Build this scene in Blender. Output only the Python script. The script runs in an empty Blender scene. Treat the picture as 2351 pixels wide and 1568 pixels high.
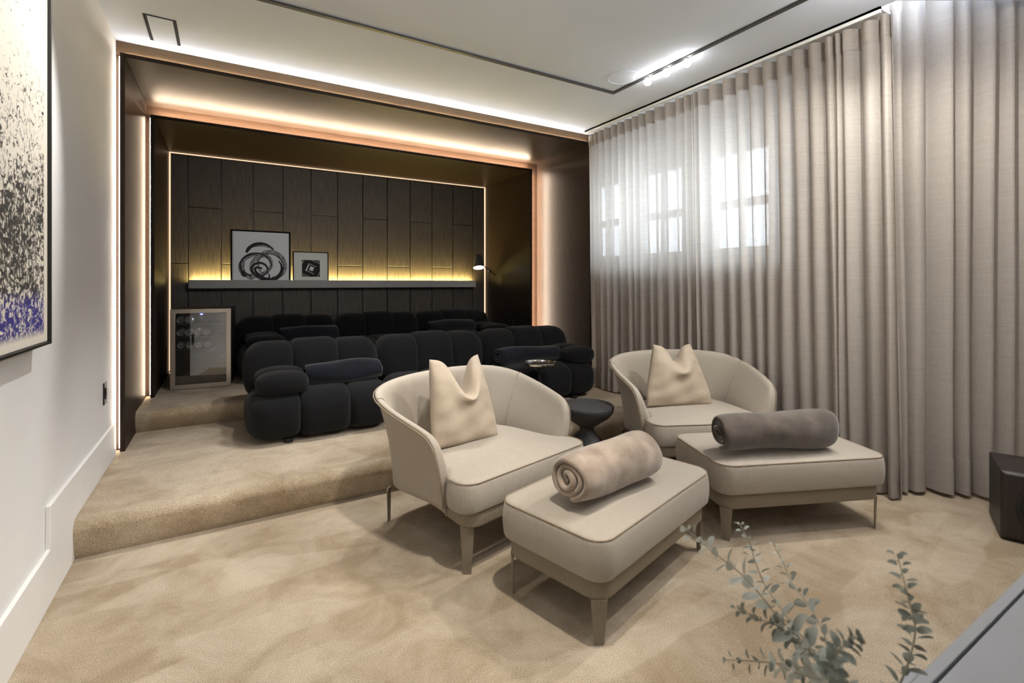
import bpy, bmesh, math, random
from mathutils import Vector, Matrix
random.seed(7)
PI = math.pi
S = bpy.context.scene
C = S.collection

# ------------------------------------------------------------------ camera, world, lights, exposure
F_PX = 1108.0
YAW = math.radians(30.72)
cam_d = bpy.data.cameras.new('camera')
cam = bpy.data.objects.new('camera', cam_d); C.objects.link(cam)
cam.location = (0, 0, 1.25)
cam.rotation_euler = (PI/2, 0, -YAW)
cam_d.sensor_width = 36.0
cam_d.lens = 36.0*F_PX/2351.0
cam_d.shift_y = -(784.0-649.0)/2351.0
cam_d.clip_start = 0.02
cam_d.dof.use_dof = True
cam_d.dof.focus_distance = 3.0
cam_d.dof.aperture_fstop = 3.2
S.camera = cam

S.view_settings.view_transform = 'Standard'
S.view_settings.look = 'None'
S.view_settings.gamma = 1.0
S.view_settings.use_curve_mapping = False
S.view_settings.exposure = 0.0
S.cycles.max_bounces = 10
S.cycles.diffuse_bounces = 6
S.cycles.glossy_bounces = 4
S.cycles.transparent_max_bounces = 16
S.cycles.transmission_bounces = 6
S.cycles.sample_clamp_indirect = 4.0
S.cycles.caustics_reflective = False
S.cycles.caustics_refractive = False

W = bpy.data.worlds.new('daylight'); S.world = W; W.use_nodes = True
wbg = W.node_tree.nodes['Background']
wbg.inputs[0].default_value = (0.80, 0.89, 1.0, 1)
wbg.inputs[1].default_value = 18.5

def lamp(kind, loc, power, color=(1, 0.93, 0.84), size=0.03, target=None, spot=None, blend=0.3):
    d = bpy.data.lights.new(kind.lower()+'_lamp', kind)
    d.energy = power; d.color = color
    d.shadow_soft_size = size
    if kind == 'SPOT':
        d.spot_size = math.radians(spot); d.spot_blend = blend
    o = bpy.data.objects.new(kind.lower()+'_lamp', d); C.objects.link(o)
    o.location = loc
    if target is not None:
        o.rotation_euler = (Vector(target)-Vector(loc)).to_track_quat('-Z', 'Y').to_euler()
    return o

WARM = (1, 0.97, 0.94)
# picture spots and bulbs of the track out of frame, plus added fill lamps
lamp('SPOT', (0.30, 2.62, 2.66), 95, (1, 0.97, 0.93), 0.025, (-0.6, 1.95, 1.70), 72, 0.42)
lamp('SPOT', (2.70, 1.25, 2.66), 120, (1, 0.96, 0.91), 0.03, (1.45, 1.9, 0.3), 80, 0.7)
lamp('SPOT', (2.70, 0.55, 2.66), 100, (1, 0.96, 0.91), 0.03, (2.2, 1.9, 0.3), 90, 0.8)
lamp('SPOT', (0.95, 1.05, 2.68), 185, (1, 0.93, 0.82), 0.04, (0.40, 1.9, 0.0), 64, 0.8)  # added fill spot off the track, brightens the near carpet
lamp('SPOT', (0.80, 2.94, 2.68), 75, (1, 0.98, 0.95), 0.04, (0.5, 3.2, 0.1), 70, 0.8)  # added spot without a fixture, brightens the lower platform
lamp('SPOT', (1.4, 0.02, 2.68), 110, (1, 0.98, 0.95), 0.06, (1.3, 5.2, 1.1), 60, 0.9)  # added frontal fill aimed into the alcove, no fixture there
lamp('SPOT', (2.70, 0.95, 2.66), 70, (1, 0.96, 0.91), 0.03, (3.5, 0.95, 1.5), 110, 0.9)
lamp('SPOT', (2.70, 1.25, 2.66), 40, (1, 0.96, 0.91), 0.03, (3.3, 2.3, 1.0), 100, 0.9)
lamp('SPOT', (1.20, 2.94, 2.68), 120, (1, 0.98, 0.97), 0.04, (0.9, 3.3, 0.2), 90, 0.9)  # second added spot over the platform, also without a fixture
for (bx, by) in ((2.71, 0.95), (2.71, -0.2), (0.15, 0.3), (1.4, 0.0)):
    lamp('POINT', (bx, by, 2.70), 15, WARM, 0.04)  # added points of general fill for the room
# daylight portal over the window opening
pd = bpy.data.lights.new('window_portal', 'AREA'); pd.shape = 'RECTANGLE'; pd.size = 2.5; pd.size_y = 1.2
pd.cycles.is_portal = True
po = bpy.data.objects.new('window_portal', pd); C.objects.link(po)
po.location = (3.93, 3.19, 2.03); po.rotation_euler = (0, PI/2, 0)
po.rotation_euler = Vector((-1, 0, 0)).to_track_quat('-Z', 'Y').to_euler()

# ------------------------------------------------------------------ materials
def srgb(r, g, b):
    def f(c):
        c /= 255.0
        return c/12.92 if c <= 0.04045 else ((c+0.055)/1.055)**2.4
    return (f(r), f(g), f(b), 1)

class NT:
    def __init__(self, m):
        self.nt = m.node_tree; self.n = self.nt.nodes; self.l = self.nt.links
    def add(self, t, **kw):
        n = self.n.new(t)
        for k, v in kw.items():
            if k == 'ins':
                for i, val in v.items(): n.inputs[i].default_value = val
            else: setattr(n, k, v)
        return n
    def link(self, a, ai, b, bi): self.l.new(a.outputs[ai], b.inputs[bi])

def base_mat(name, col, rough=0.6, metal=0.0, spec=0.5, sheen=0.0):
    m = bpy.data.materials.new(name); m.use_nodes = True
    p = m.node_tree.nodes['Principled BSDF']
    p.inputs['Base Color'].default_value = col
    p.inputs['Roughness'].default_value = rough
    p.inputs['Metallic'].default_value = metal
    p.inputs['Specular IOR Level'].default_value = spec
    p.inputs['Sheen Weight'].default_value = sheen
    return m, p, NT(m)

def noise_mat(name, col, col2, scale=(1, 1, 1), nscale=10, detail=4, lo=0.35, hi=0.65, rough=0.6, metal=0.0, spec=0.5,
              bump=0.0, bscale=None, bdist=0.002, sheen=0.0, rough2=None):
    m, p, t = base_mat(name, col, rough, metal, spec, sheen)
    tc = t.add('ShaderNodeTexCoord')
    mp = t.add('ShaderNodeMapping'); mp.inputs['Scale'].default_value = scale
    t.link(tc, 'Object', mp, 'Vector')
    nz = t.add('ShaderNodeTexNoise', ins={'Scale': nscale, 'Detail': detail})
    t.link(mp, 'Vector', nz, 'Vector')
    cr = t.add('ShaderNodeValToRGB')
    cr.color_ramp.elements[0].position = lo; cr.color_ramp.elements[0].color = col
    cr.color_ramp.elements[1].position = hi; cr.color_ramp.elements[1].color = col2
    t.link(nz, 'Fac', cr, 'Fac'); t.link(cr, 'Color', p, 'Base Color')
    if bump > 0:
        nb = t.add('ShaderNodeTexNoise', ins={'Scale': bscale or nscale*4, 'Detail': 2})
        t.link(mp, 'Vector', nb, 'Vector')
        b = t.add('ShaderNodeBump', ins={'Strength': bump, 'Distance': bdist})
        t.link(nb, 'Fac', b, 'Height'); t.link(b, 'Normal', p, 'Normal')
    return m

def emit_mat(name, col, strength):
    m = bpy.data.materials.new(name); m.use_nodes = True
    t = NT(m); t.n.clear()
    e = t.add('ShaderNodeEmission'); e.inputs[0].default_value = (*col, 1); e.inputs[1].default_value = strength
    o = t.add('ShaderNodeOutputMaterial'); t.link(e, 0, o, 0)
    return m

M = {}
M['wall'] = noise_mat('painted_wall', srgb(222, 222, 221), srgb(226, 225, 224), nscale=3, rough=0.75, spec=0.25)
M['ceiling'] = noise_mat('painted_ceiling', srgb(222, 230, 243), srgb(225, 233, 246), nscale=2, rough=0.85, spec=0.15)
M['white'] = noise_mat('white_trim_paint', srgb(226, 226, 224), srgb(230, 229, 227), nscale=6, rough=0.45)
M['dark_wood'] = noise_mat('dark_stained_oak', srgb(30, 24, 21), srgb(46, 37, 31), scale=(14, 14, 0.6), nscale=9, detail=6, rough=0.42, spec=0.10, bump=0.06, bscale=30)
M['dark_wood_h'] = noise_mat('dark_stained_oak_crosswise', srgb(30, 24, 21), srgb(46, 37, 31), scale=(0.6, 14, 14), nscale=9, detail=6, rough=0.42, spec=0.10, bump=0.06, bscale=30)
M['panel_wood'] = noise_mat('smoked_oak_panel', srgb(50, 45, 41), srgb(74, 67, 60), scale=(16, 16, 0.7), nscale=8, detail=6, rough=0.5, spec=0.35, bump=0.08, bscale=30)
M['mid_wood'] = noise_mat('brown_oak', srgb(90, 71, 50), srgb(110, 88, 63), scale=(0.7, 16, 16), nscale=8, detail=5, rough=0.5, spec=0.35)
M['black_edge'] = noise_mat('black_lacquer_edge', srgb(24, 21, 19), srgb(30, 26, 23), nscale=20, rough=0.3)
M['frame_black'] = noise_mat('matt_black_frame', srgb(13, 12, 12), srgb(17, 16, 16), nscale=30, rough=0.75, spec=0.12)
M['tan_wood'] = noise_mat('pale_brown_oak', srgb(158, 138, 116), srgb(170, 149, 126), scale=(0.7, 16, 16), nscale=8, rough=0.6, spec=0.2)
M['filler_wood'] = noise_mat('dark_brown_oak', srgb(40, 28, 20), srgb(50, 36, 26), scale=(0.7, 16, 16), nscale=8, rough=0.6, spec=0.2)
M['black'] = noise_mat('black_metal', srgb(18, 18, 18), srgb(24, 24, 24), nscale=30, rough=0.4)
M['matte_black'] = noise_mat('matte_black_stone', srgb(38, 37, 38), srgb(48, 47, 48), nscale=14, rough=0.62, bump=0.05, bscale=60)
M['track'] = noise_mat('grey_black_track', srgb(50, 50, 50), srgb(62, 62, 62), nscale=20, rough=0.45)
M['grey_laminate'] = noise_mat('grey_ledge_laminate', srgb(138, 137, 138), srgb(144, 143, 143), nscale=10, rough=0.45)
M['steel'] = noise_mat('brushed_steel', srgb(196, 186, 172), srgb(208, 198, 184), scale=(1, 1, 40), nscale=20, rough=0.32, metal=0.85)
M['chrome'] = noise_mat('polished_chrome', srgb(205, 200, 196), srgb(220, 216, 212), nscale=5, rough=0.14, metal=1.0)
M['alum'] = noise_mat('aluminium_can_end', srgb(200, 200, 200), srgb(220, 220, 220), nscale=40, rough=0.3, metal=0.9)
M['taupe'] = noise_mat('taupe_leather_base', srgb(122, 111, 95), srgb(128, 117, 101), nscale=60, rough=0.5, spec=0.4, bump=0.03, bscale=300)
M['bronze'] = noise_mat('dark_bronze', srgb(60, 52, 44), srgb(70, 61, 52), nscale=40, rough=0.35, metal=0.6)
M['sofa'] = noise_mat('black_boucle', srgb(14, 14, 15), srgb(27, 27, 28), nscale=240, detail=2, lo=0.4, hi=0.7, rough=0.95, spec=0.12, bump=0.55, bscale=300, bdist=0.004, sheen=0.06)
M['navy'] = noise_mat('navy_plush', srgb(9, 11, 18), srgb(16, 20, 30), nscale=9, detail=4, rough=0.85, spec=0.1, bump=0.12, bscale=120, sheen=0.25)
M['charcoal_plush'] = noise_mat('charcoal_plush', srgb(18, 18, 20), srgb(28, 28, 31), nscale=9, detail=4, rough=0.85, spec=0.1, bump=0.12, bscale=120, sheen=0.25)
M['plush_taupe'] = noise_mat('taupe_plush', srgb(122, 106, 92), srgb(160, 144, 128), scale=(1, 1, 1), nscale=11, detail=5, rough=0.75, spec=0.15, bump=0.10, bscale=160, sheen=0.5)
M['plush_brown'] = noise_mat('grey_brown_plush', srgb(62, 54, 47), srgb(90, 80, 71), nscale=11, detail=5, rough=0.75, spec=0.15, bump=0.10, bscale=160, sheen=0.5)
M['seam'] = noise_mat('seam_thread', srgb(134, 118, 98), srgb(144, 128, 108), nscale=80, rough=0.7)
M['mat_board'] = noise_mat('white_mat_board', srgb(236, 240, 245), srgb(238, 242, 247), nscale=30, rough=0.8)
M['mat_board_warm'] = noise_mat('soft_white_mat_board', srgb(230, 236, 232), srgb(232, 238, 234), nscale=30, rough=0.8)
M['ink'] = noise_mat('black_ink', srgb(20, 18, 20), srgb(52, 48, 52), scale=(6, 1, 6), nscale=9, rough=0.8)
M['ink_grey'] = noise_mat('grey_brush_ink', srgb(92, 92, 98), srgb(176, 178, 184), scale=(4, 1, 4), nscale=11, detail=6, rough=0.8)
M['print_black'] = noise_mat('printed_black', srgb(30, 28, 28), srgb(38, 36, 36), nscale=20, rough=0.8)
M['console'] = noise_mat('pale_grey_lacquer', srgb(142, 144, 147), srgb(146, 148, 151), nscale=6, rough=0.35)
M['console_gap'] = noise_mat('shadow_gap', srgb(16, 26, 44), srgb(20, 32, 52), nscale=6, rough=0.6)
M['speaker'] = noise_mat('dark_brown_ash_veneer', srgb(34, 27, 25), srgb(46, 37, 34), scale=(1, 12, 12), nscale=8, rough=0.45)
M['speaker_cloth'] = noise_mat('speaker_grille_cloth', srgb(20, 19, 18), srgb(28, 27, 26), nscale=300, rough=0.9, bump=0.2, bscale=500)
M['leaf_pale'] = noise_mat('pale_eucalyptus_leaf', srgb(168, 172, 158), srgb(192, 194, 184), nscale=30, rough=0.6)
M['leaf_dark'] = noise_mat('grey_green_eucalyptus_leaf', srgb(104, 108, 97), srgb(134, 137, 124), nscale=30, rough=0.6)
M['stem'] = noise_mat('eucalyptus_stem', srgb(150, 142, 124), srgb(166, 158, 140), nscale=30, rough=0.7)
M['ceramic'] = noise_mat('grey_ceramic', srgb(150, 150, 148), srgb(162, 162, 160), nscale=20, rough=0.4)
M['cooler_body'] = noise_mat('black_cooler_shell', srgb(20, 20, 21), srgb(26, 26, 27), nscale=60, rough=0.5)
M['cooler_in'] = noise_mat('black_cooler_liner', srgb(30, 30, 31), srgb(36, 36, 37), nscale=20, rough=0.5)
M['socket'] = noise_mat('black_plate', srgb(22, 22, 24), srgb(28, 28, 30), nscale=20, rough=0.4)
M['silver_print'] = noise_mat('silver_lettering', srgb(170, 170, 172), srgb(180, 180, 182), nscale=20, rough=0.5)
M['led_outer'] = emit_mat('led_outer', (1, 0.90, 0.79), 58)
M['led_inner'] = emit_mat('led_inner', (1, 0.76, 0.53), 300)
M['led_side'] = emit_mat('led_side', (1, 0.86, 0.72), 60)
M['led_right_inner'] = emit_mat('led_right_inner', (1, 0.79, 0.60), 360)
M['led_right'] = emit_mat('led_right', (1, 0.84, 0.67), 5)
M['led_side_inner'] = emit_mat('led_side_inner', (1, 0.76, 0.53), 62)
M['led_back'] = emit_mat('led_back', (1, 0.66, 0.42), 1.3)
M['led_ledge'] = emit_mat('led_ledge', (1, 0.76, 0.26), 260)
M['globe'] = emit_mat('globe_bulb', (1, 0.96, 0.91), 36)
M['lamp_face'] = emit_mat('lamp_face', (1, 0.93, 0.82), 12)
M['display'] = emit_mat('blue_display', (0.10, 0.14, 1.0), 9)
M['display_digit'] = emit_mat('display_digit', (0.75, 0.8, 1.0), 10)

# curtain linen: woven, lets daylight and some sight through
def curtain_mat(name, see, a, b):
    m = bpy.data.materials.new(name); m.use_nodes = True
    t = NT(m); t.n.clear()
    tc = t.add('ShaderNodeTexCoord')
    mp = t.add('ShaderNodeMapping'); mp.inputs['Scale'].default_value = (6, 6, 260)
    t.link(tc, 'Object', mp, 'Vector')
    slub = t.add('ShaderNodeTexNoise', ins={'Scale': 1.0, 'Detail': 3}); t.link(mp, 'Vector', slub, 'Vector')
    mp2 = t.add('ShaderNodeMapping'); mp2.inputs['Scale'].default_value = (420, 420, 30)
    t.link(tc, 'Object', mp2, 'Vector')
    warp = t.add('ShaderNodeTexNoise', ins={'Scale': 1.0, 'Detail': 2}); t.link(mp2, 'Vector', warp, 'Vector')
    mx = t.add('ShaderNodeMath', operation='ADD'); t.link(slub, 'Fac', mx, 0); t.link(warp, 'Fac', mx, 1)
    cr = t.add('ShaderNodeValToRGB'); cr.color_ramp.elements[0].position = 0.38; cr.color_ramp.elements[0].color = a
    cr.color_ramp.elements[1].position = 0.62; cr.color_ramp.elements[1].color = b
    hf = t.add('ShaderNodeMath', operation='MULTIPLY'); hf.inputs[1].default_value = 0.5
    t.link(mx, 0, hf, 0); t.link(hf, 0, cr, 'Fac')
    bp = t.add('ShaderNodeBump', ins={'Strength': 0.25, 'Distance': 0.002}); t.link(hf, 0, bp, 'Height')
    df = t.add('ShaderNodeBsdfDiffuse'); t.link(cr, 'Color', df, 'Color'); t.link(bp, 0, df, 'Normal')
    tl = t.add('ShaderNodeBsdfTranslucent'); t.link(cr, 'Color', tl, 'Color')
    m1 = t.add('ShaderNodeMixShader'); m1.inputs[0].default_value = 0.52; t.link(df, 0, m1, 1); t.link(tl, 0, m1, 2)
    tr = t.add('ShaderNodeBsdfTransparent')
    rg = t.add('ShaderNodeMapRange'); rg.inputs['From Min'].default_value = 0.4; rg.inputs['From Max'].default_value = 0.62
    rg.inputs['To Min'].default_value = see*1.5; rg.inputs['To Max'].default_value = see*0.5
    t.link(hf, 0, rg, 'Value')
    m2 = t.add('ShaderNodeMixShader'); t.link(rg, 0, m2, 0); t.link(m1, 0, m2, 1); t.link(tr, 0, m2, 2)
    o = t.add('ShaderNodeOutputMaterial'); t.link(m2, 0, o, 0)
    return m
M['curtain'] = curtain_mat('oatmeal_linen', 0.026, srgb(194, 186, 177), srgb(206, 199, 191))
M['curtain_hem'] = curtain_mat('oatmeal_linen_double', 0.02, srgb(194, 186, 177), srgb(206, 199, 191))

# armchair weave: fine ribs on the upright faces
def weave_mat(name, a, b, rib=1050.0, amt=0.35, horiz=False):
    m, p, t = base_mat(name, a, 0.62, 0, 0.3, 0.15)
    tc = t.add('ShaderNodeTexCoord')
    nz = t.add('ShaderNodeTexNoise', ins={'Scale': 40.0, 'Detail': 3}); t.link(tc, 'Object', nz, 'Vector')
    cr = t.add('ShaderNodeValToRGB'); cr.color_ramp.elements[0].position = 0.35; cr.color_ramp.elements[0].color = a
    cr.color_ramp.elements[1].position = 0.65; cr.color_ramp.elements[1].color = b
    t.link(nz, 'Fac', cr, 'Fac'); t.link(cr, 'Color', p, 'Base Color')
    sp = t.add('ShaderNodeSeparateXYZ'); t.link(tc, 'Object', sp, 0)
    ab = t.add('ShaderNodeMath', operation='ABSOLUTE'); t.link(sp, 'X', ab, 0)
    ad = t.add('ShaderNodeMath', operation='ADD'); t.link(ab, 0, ad, 0); t.link(sp, 'Y', ad, 1)
    ml = t.add('ShaderNodeMath', operation='MULTIPLY'); ml.inputs[1].default_value = rib; t.link(sp, 'Z', ml, 0) if horiz else t.link(ad, 0, ml, 0)
    sn = t.add('ShaderNodeMath', operation='SINE'); t.link(ml, 0, sn, 0)
    bp = t.add('ShaderNodeBump', ins={'Strength': amt, 'Distance': 0.0012}); t.link(sn, 0, bp, 'Height'); t.link(bp, 0, p, 'Normal')
    return m
M['weave'] = weave_mat('sand_ribbed_weave', srgb(158, 149, 136), srgb(161, 152, 139))
M['weave_pillow'] = weave_mat('sand_twill_weave', srgb(162, 148, 130), srgb(166, 152, 134), 1500, 0.05, True)
M['weave_shell'] = weave_mat('sand_smooth_weave', srgb(158, 149, 136), srgb(161, 152, 139), 1400, 0.07)

# carpet
def carpet_mat():
    m, p, t = base_mat('beige_cut_pile', srgb(190, 165, 130), 0.95, 0, 0.1, 0.25)
    tc = t.add('ShaderNodeTexCoord')
    f1 = t.add('ShaderNodeTexNoise', ins={'Scale': 310.0, 'Detail': 3, 'Roughness': 0.65}); t.link(tc, 'Object', f1, 'Vector')
    big = t.add('ShaderNodeTexNoise', ins={'Scale': 3.4, 'Detail': 8, 'Roughness': 0.68, 'Distortion': 0.7}); t.link(tc, 'Object', big, 'Vector')
    # vacuum strokes: soft-edged long lanes at a slant
    mp = t.add('ShaderNodeMapping'); mp.inputs['Rotation'].default_value = (0, 0, math.radians(28)); mp.inputs['Scale'].default_value = (1.0, 3.6, 1)
    t.link(tc, 'Object', mp, 'Vector')
    vo = t.add('ShaderNodeTexVoronoi', ins={'Scale': 1.9, 'Randomness': 1.0}); vo.feature = 'SMOOTH_F1'; vo.inputs['Smoothness'].default_value = 0.15
    t.link(mp, 'Vector', vo, 'Vector')
    sc = t.add('ShaderNodeSeparateColor'); t.link(vo, 'Color', sc, 0)
    a1 = t.add('ShaderNodeMath', operation='MULTIPLY'); a1.inputs[1].default_value = 0.20; t.link(sc, 0, a1, 0)
    a2 = t.add('ShaderNodeMath', operation='ADD'); t.link(big, 'Fac', a2, 0); t.link(a1, 0, a2, 1)
    r1 = t.add('ShaderNodeMapRange'); r1.inputs['From Min'].default_value = 0.44; r1.inputs['From Max'].default_value = 0.78; t.link(a2, 0, r1, 'Value')
    cr = t.add('ShaderNodeMix', data_type='RGBA'); cr.inputs['A'].default_value = srgb(176, 153, 121); cr.inputs['B'].default_value = srgb(219, 201, 174)
    t.l.new(r1.outputs[0], cr.inputs['Factor'])
    fr = t.add('ShaderNodeMapRange'); fr.inputs['From Min'].default_value = 0.33; fr.inputs['From Max'].default_value = 0.62
    fr.inputs['To Min'].default_value = 0.34; fr.inputs['To Max'].default_value = 1.12; t.link(f1, 'Fac', fr, 'Value')
    mul = t.add('ShaderNodeVectorMath', operation='SCALE'); t.l.new(cr.outputs['Result'], mul.inputs[0]); t.l.new(fr.outputs[0], mul.inputs['Scale'])
    t.l.new(mul.outputs[0], p.inputs['Base Color'])
    bp = t.add('ShaderNodeBump', ins={'Strength': 0.8, 'Distance': 0.008}); t.link(f1, 'Fac', bp, 'Height'); t.link(bp, 0, p, 'Normal')
    return m
M['carpet'] = carpet_mat()

def glass_mat(name, tint, gloss):
    m = bpy.data.materials.new(name); m.use_nodes = True
    t = NT(m); t.n.clear()
    tr = t.add('ShaderNodeBsdfTransparent'); tr.inputs[0].default_value = tint
    gl = t.add('ShaderNodeBsdfGlossy'); gl.inputs['Roughness'].default_value = 0.02
    mx = t.add('ShaderNodeMixShader'); mx.inputs[0].default_value = gloss
    t.link(tr, 0, mx, 1); t.link(gl, 0, mx, 2)
    o = t.add('ShaderNodeOutputMaterial'); t.link(mx, 0, o, 0)
    return m
M['pane'] = glass_mat('window_glass', (0.95, 0.97, 0.98, 1), 0.05)
M['cooler_glass'] = glass_mat('tinted_door_glass', (0.75, 0.75, 0.76, 1), 0.17)

def art_mat():
    # big canvas: bare cream at the top thickening to a woven black scribble, a blue band at the foot
    m, p, t = base_mat('scribbled_canvas', srgb(226, 219, 205), 0.8, 0, 0.2)
    tc = t.add('ShaderNodeTexCoord'); sp = t.add('ShaderNodeSeparateXYZ'); t.link(tc, 'Object', sp, 0)
    def noise(sx, sy, sz, detail=3, dist=0.0):
        mp = t.add('ShaderNodeMapping'); mp.inputs['Scale'].default_value = (sx, sy, sz); t.link(tc, 'Object', mp, 0)
        n = t.add('ShaderNodeTexNoise', ins={'Scale': 1.0, 'Detail': detail, 'Distortion': dist}); t.link(mp, 0, n, 'Vector'); return n
    fine = noise(1, 34, 60, 4, 1.0)
    weave = noise(1, 95, 34, 3, 0.8)
    patch = noise(1, 5, 4, 3)
    def mrange(src, o, a, b, c, d):
        r = t.add('ShaderNodeMapRange'); r.inputs['From Min'].default_value = a; r.inputs['From Max'].default_value = b
        r.inputs['To Min'].default_value = c; r.inputs['To Max'].default_value = d; t.link(src, o, r, 'Value'); return r
    def math_(op, a, ao, b, bo):
        n = t.add('ShaderNodeMath', operation=op); t.link(a, ao, n, 0)
        if bo is None: n.inputs[1].default_value = b
        else: t.link(b, bo, n, 1)
        return n
    dens = mrange(sp, 'Z', 1.0, 0.45, 0.30, 0.50)    # threshold rises towards the foot
    s = math_('MAXIMUM', fine, 'Fac', weave, 'Fac')
    pt = mrange(patch, 'Fac', 0.3, 0.7, -0.05, 0.06)
    dd = math_('ADD', dens, 0, pt, 0)
    df = math_('SUBTRACT', dd, 0, fine, 'Fac')
    dw = math_('SUBTRACT', dd, 0, weave, 'Fac')
    mxx = math_('MAXIMUM', df, 0, dw, 0)
    ink = mrange(mxx, 0, -0.03, 0.05, 0, 0.95)
    # bare margins
    mt = mrange(sp, 'Y', -0.045, -0.055, 0, 1)
    mb = mrange(sp, 'Z', 0.035, 0.06, 0, 1)
    ink = math_('MULTIPLY', ink, 0, mt, 0); ink = math_('MULTIPLY', ink, 0, mb, 0)
    bl = mrange(sp, 'Z', 0.20, 0.15, 0, 1)
    c2 = t.add('ShaderNodeMix', data_type='RGBA'); c2.inputs['A'].default_value = srgb(24, 22, 22); c2.inputs['B'].default_value = srgb(24, 20, 120)
    t.l.new(bl.outputs[0], c2.inputs['Factor'])
    c1 = t.add('ShaderNodeMix', data_type='RGBA'); c1.inputs['A'].default_value = srgb(226, 219, 205)
    t.l.new(ink.outputs[0], c1.inputs['Factor']); t.l.new(c2.outputs['Result'], c1.inputs['B'])
    t.l.new(c1.outputs['Result'], p.inputs['Base Color'])
    return m
M['canvas'] = art_mat()

# ------------------------------------------------------------------ mesh helpers
class MB:
    def __init__(self): self.v = []; self.f = []
    def add(self, vs, fs):
        o = len(self.v); self.v += [tuple(p) for p in vs]; self.f += [tuple(i+o for i in q) for q in fs]; return self
    def box(self, x0, x1, y0, y1, z0, z1):
        vs = [(x, y, z) for z in (z0, z1) for y in (y0, y1) for x in (x0, x1)]
        return self.add(vs, [(0, 2, 3, 1), (4, 5, 7, 6), (0, 1, 5, 4), (2, 6, 7, 3), (0, 4, 6, 2), (1, 3, 7, 5)])
    def lathe(self, prof, n=48, c=(0, 0, 0)):
        vs = []; fs = []
        for r, z in prof:
            for k in range(n):
                a = 2*PI*k/n; vs.append((c[0]+r*math.cos(a), c[1]+r*math.sin(a), c[2]+z))
        m = len(prof)
        for i in range(m-1):
            for k in range(n):
                k2 = (k+1) % n; fs.append((i*n+k, i*n+k2, (i+1)*n+k2, (i+1)*n+k))
        fs.append(tuple(range(n-1, -1, -1))); fs.append(tuple((m-1)*n+k for k in range(n)))
        return self.add(vs, fs)
    def tube(self, pts, r, n=10, closed=False):
        pts = [Vector(p) for p in pts]; m = len(pts)
        rr = r if isinstance(r, (list, tuple)) else [r]*m
        vs = []; fs = []
        prev = None
        for i, p in enumerate(pts):
            if closed: d = pts[(i+1) % m]-pts[i-1]
            else: d = (pts[min(i+1, m-1)]-pts[max(i-1, 0)])
            d.normalize()
            if prev is None:
                a = Vector((0, 0, 1)) if abs(d.z) < 0.9 else Vector((1, 0, 0))
                u = d.cross(a).normalized()
            else:
                u = (prev-d*prev.dot(d)).normalized()
            prev = u; w = d.cross(u)
            for k in range(n):
                a = 2*PI*k/n; vs.append(p+(u*math.cos(a)+w*math.sin(a))*rr[i])
        last = m if closed else m-1
        for i in range(last):
            for k in range(n):
                k2 = (k+1) % n; j = (i+1) % m
                fs.append((i*n+k, i*n+k2, j*n+k2, j*n+k))
        if not closed:
            fs.append(tuple(range(n-1, -1, -1))); fs.append(tuple((m-1)*n+k for k in range(n)))
        return self.add(vs, fs)
    def prism(self, poly, axis, a, b):
        """poly of 2-D points extruded along axis from a to b"""
        def P(p, t):
            return {'x': (t, p[0], p[1]), 'y': (p[0], t, p[1]), 'z': (p[0], p[1], t)}[axis]
        n = len(poly); vs = [P(p, a) for p in poly]+[P(p, b) for p in poly]
        fs = [tuple(range(n))[::-1], tuple(range(n, 2*n))]+[(i, (i+1) % n, n+(i+1) % n, n+i) for i in range(n)]
        return self.add(vs, fs)
    def puff(self, c, w, d, h, n=3.4, seg=9, fn=None, ax=None, al=None, ar=None):
        """a puffed cushion block (super-ellipsoid on a cube grid)"""
        idx = {}; vs = []; fs = []
        def vid(p):
            key = tuple(round(q, 6) for q in p)
            if key not in idx:
                x, y, z = p
                q_ = (al if x < 0 else ar) if al else ax
                L = ((abs(y)**n+abs(z)**n)**(q_/n)+abs(x)**q_)**(1.0/q_) if q_ else (abs(x)**n+abs(y)**n+abs(z)**n)**(1.0/n)
                q = [x/L, y/L, z/L]
                q = [c[0]+q[0]*w/2, c[1]+q[1]*d/2, c[2]+q[2]*h/2]
                if fn: q = fn(q)
                idx[key] = len(vs); vs.append(tuple(q))
            return idx[key]
        g = [math.tan(-PI/4+PI/2*i/seg) for i in range(seg+1)]
        for axis in range(3):
            for sgn in (-1, 1):
                for i in range(seg):
                    for j in range(seg):
                        quad = []
                        for (a, b) in ((i, j), (i+1, j), (i+1, j+1), (i, j+1)):
                            p = [0, 0, 0]; p[axis] = sgn; p[(axis+1) % 3] = g[a]; p[(axis+2) % 3] = g[b]
                            quad.append(vid(p))
                        if sgn < 0: quad.reverse()
                        fs.append(tuple(quad))
        return self.add(vs, fs)
    def build(self, name, mat, parent=None, smooth=True, bevel=0, segs=2, subsurf=0, solid=0, recalc=True, angle=35):
        me = bpy.data.meshes.new(name)
        me.from_pydata(self.v, [], self.f); me.update()
        if recalc:
            bm = bmesh.new(); bm.from_mesh(me); bmesh.ops.recalc_face_normals(bm, faces=bm.faces); bm.to_mesh(me); bm.free()
        o = bpy.data.objects.new(name, me); C.objects.link(o)
        me.materials.append(M[mat] if isinstance(mat, str) else mat)
        if smooth:
            for p in me.polygons: p.use_smooth = True
        if solid:
            md = o.modifiers.new('solid', 'SOLIDIFY'); md.thickness = solid; md.offset = 0
        if bevel:
            md = o.modifiers.new('bevel', 'BEVEL'); md.width = bevel; md.segments = segs; md.limit_method = 'ANGLE'; md.angle_limit = math.radians(35)
            md.harden_normals = False
        if subsurf:
            md = o.modifiers.new('subsurf', 'SUBSURF'); md.levels = subsurf; md.render_levels = subsurf
        if smooth and not subsurf:
            try: me.set_sharp_from_angle(angle=math.radians(angle))
            except Exception: pass
        if parent is not None: o.parent = parent
        return o

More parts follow.
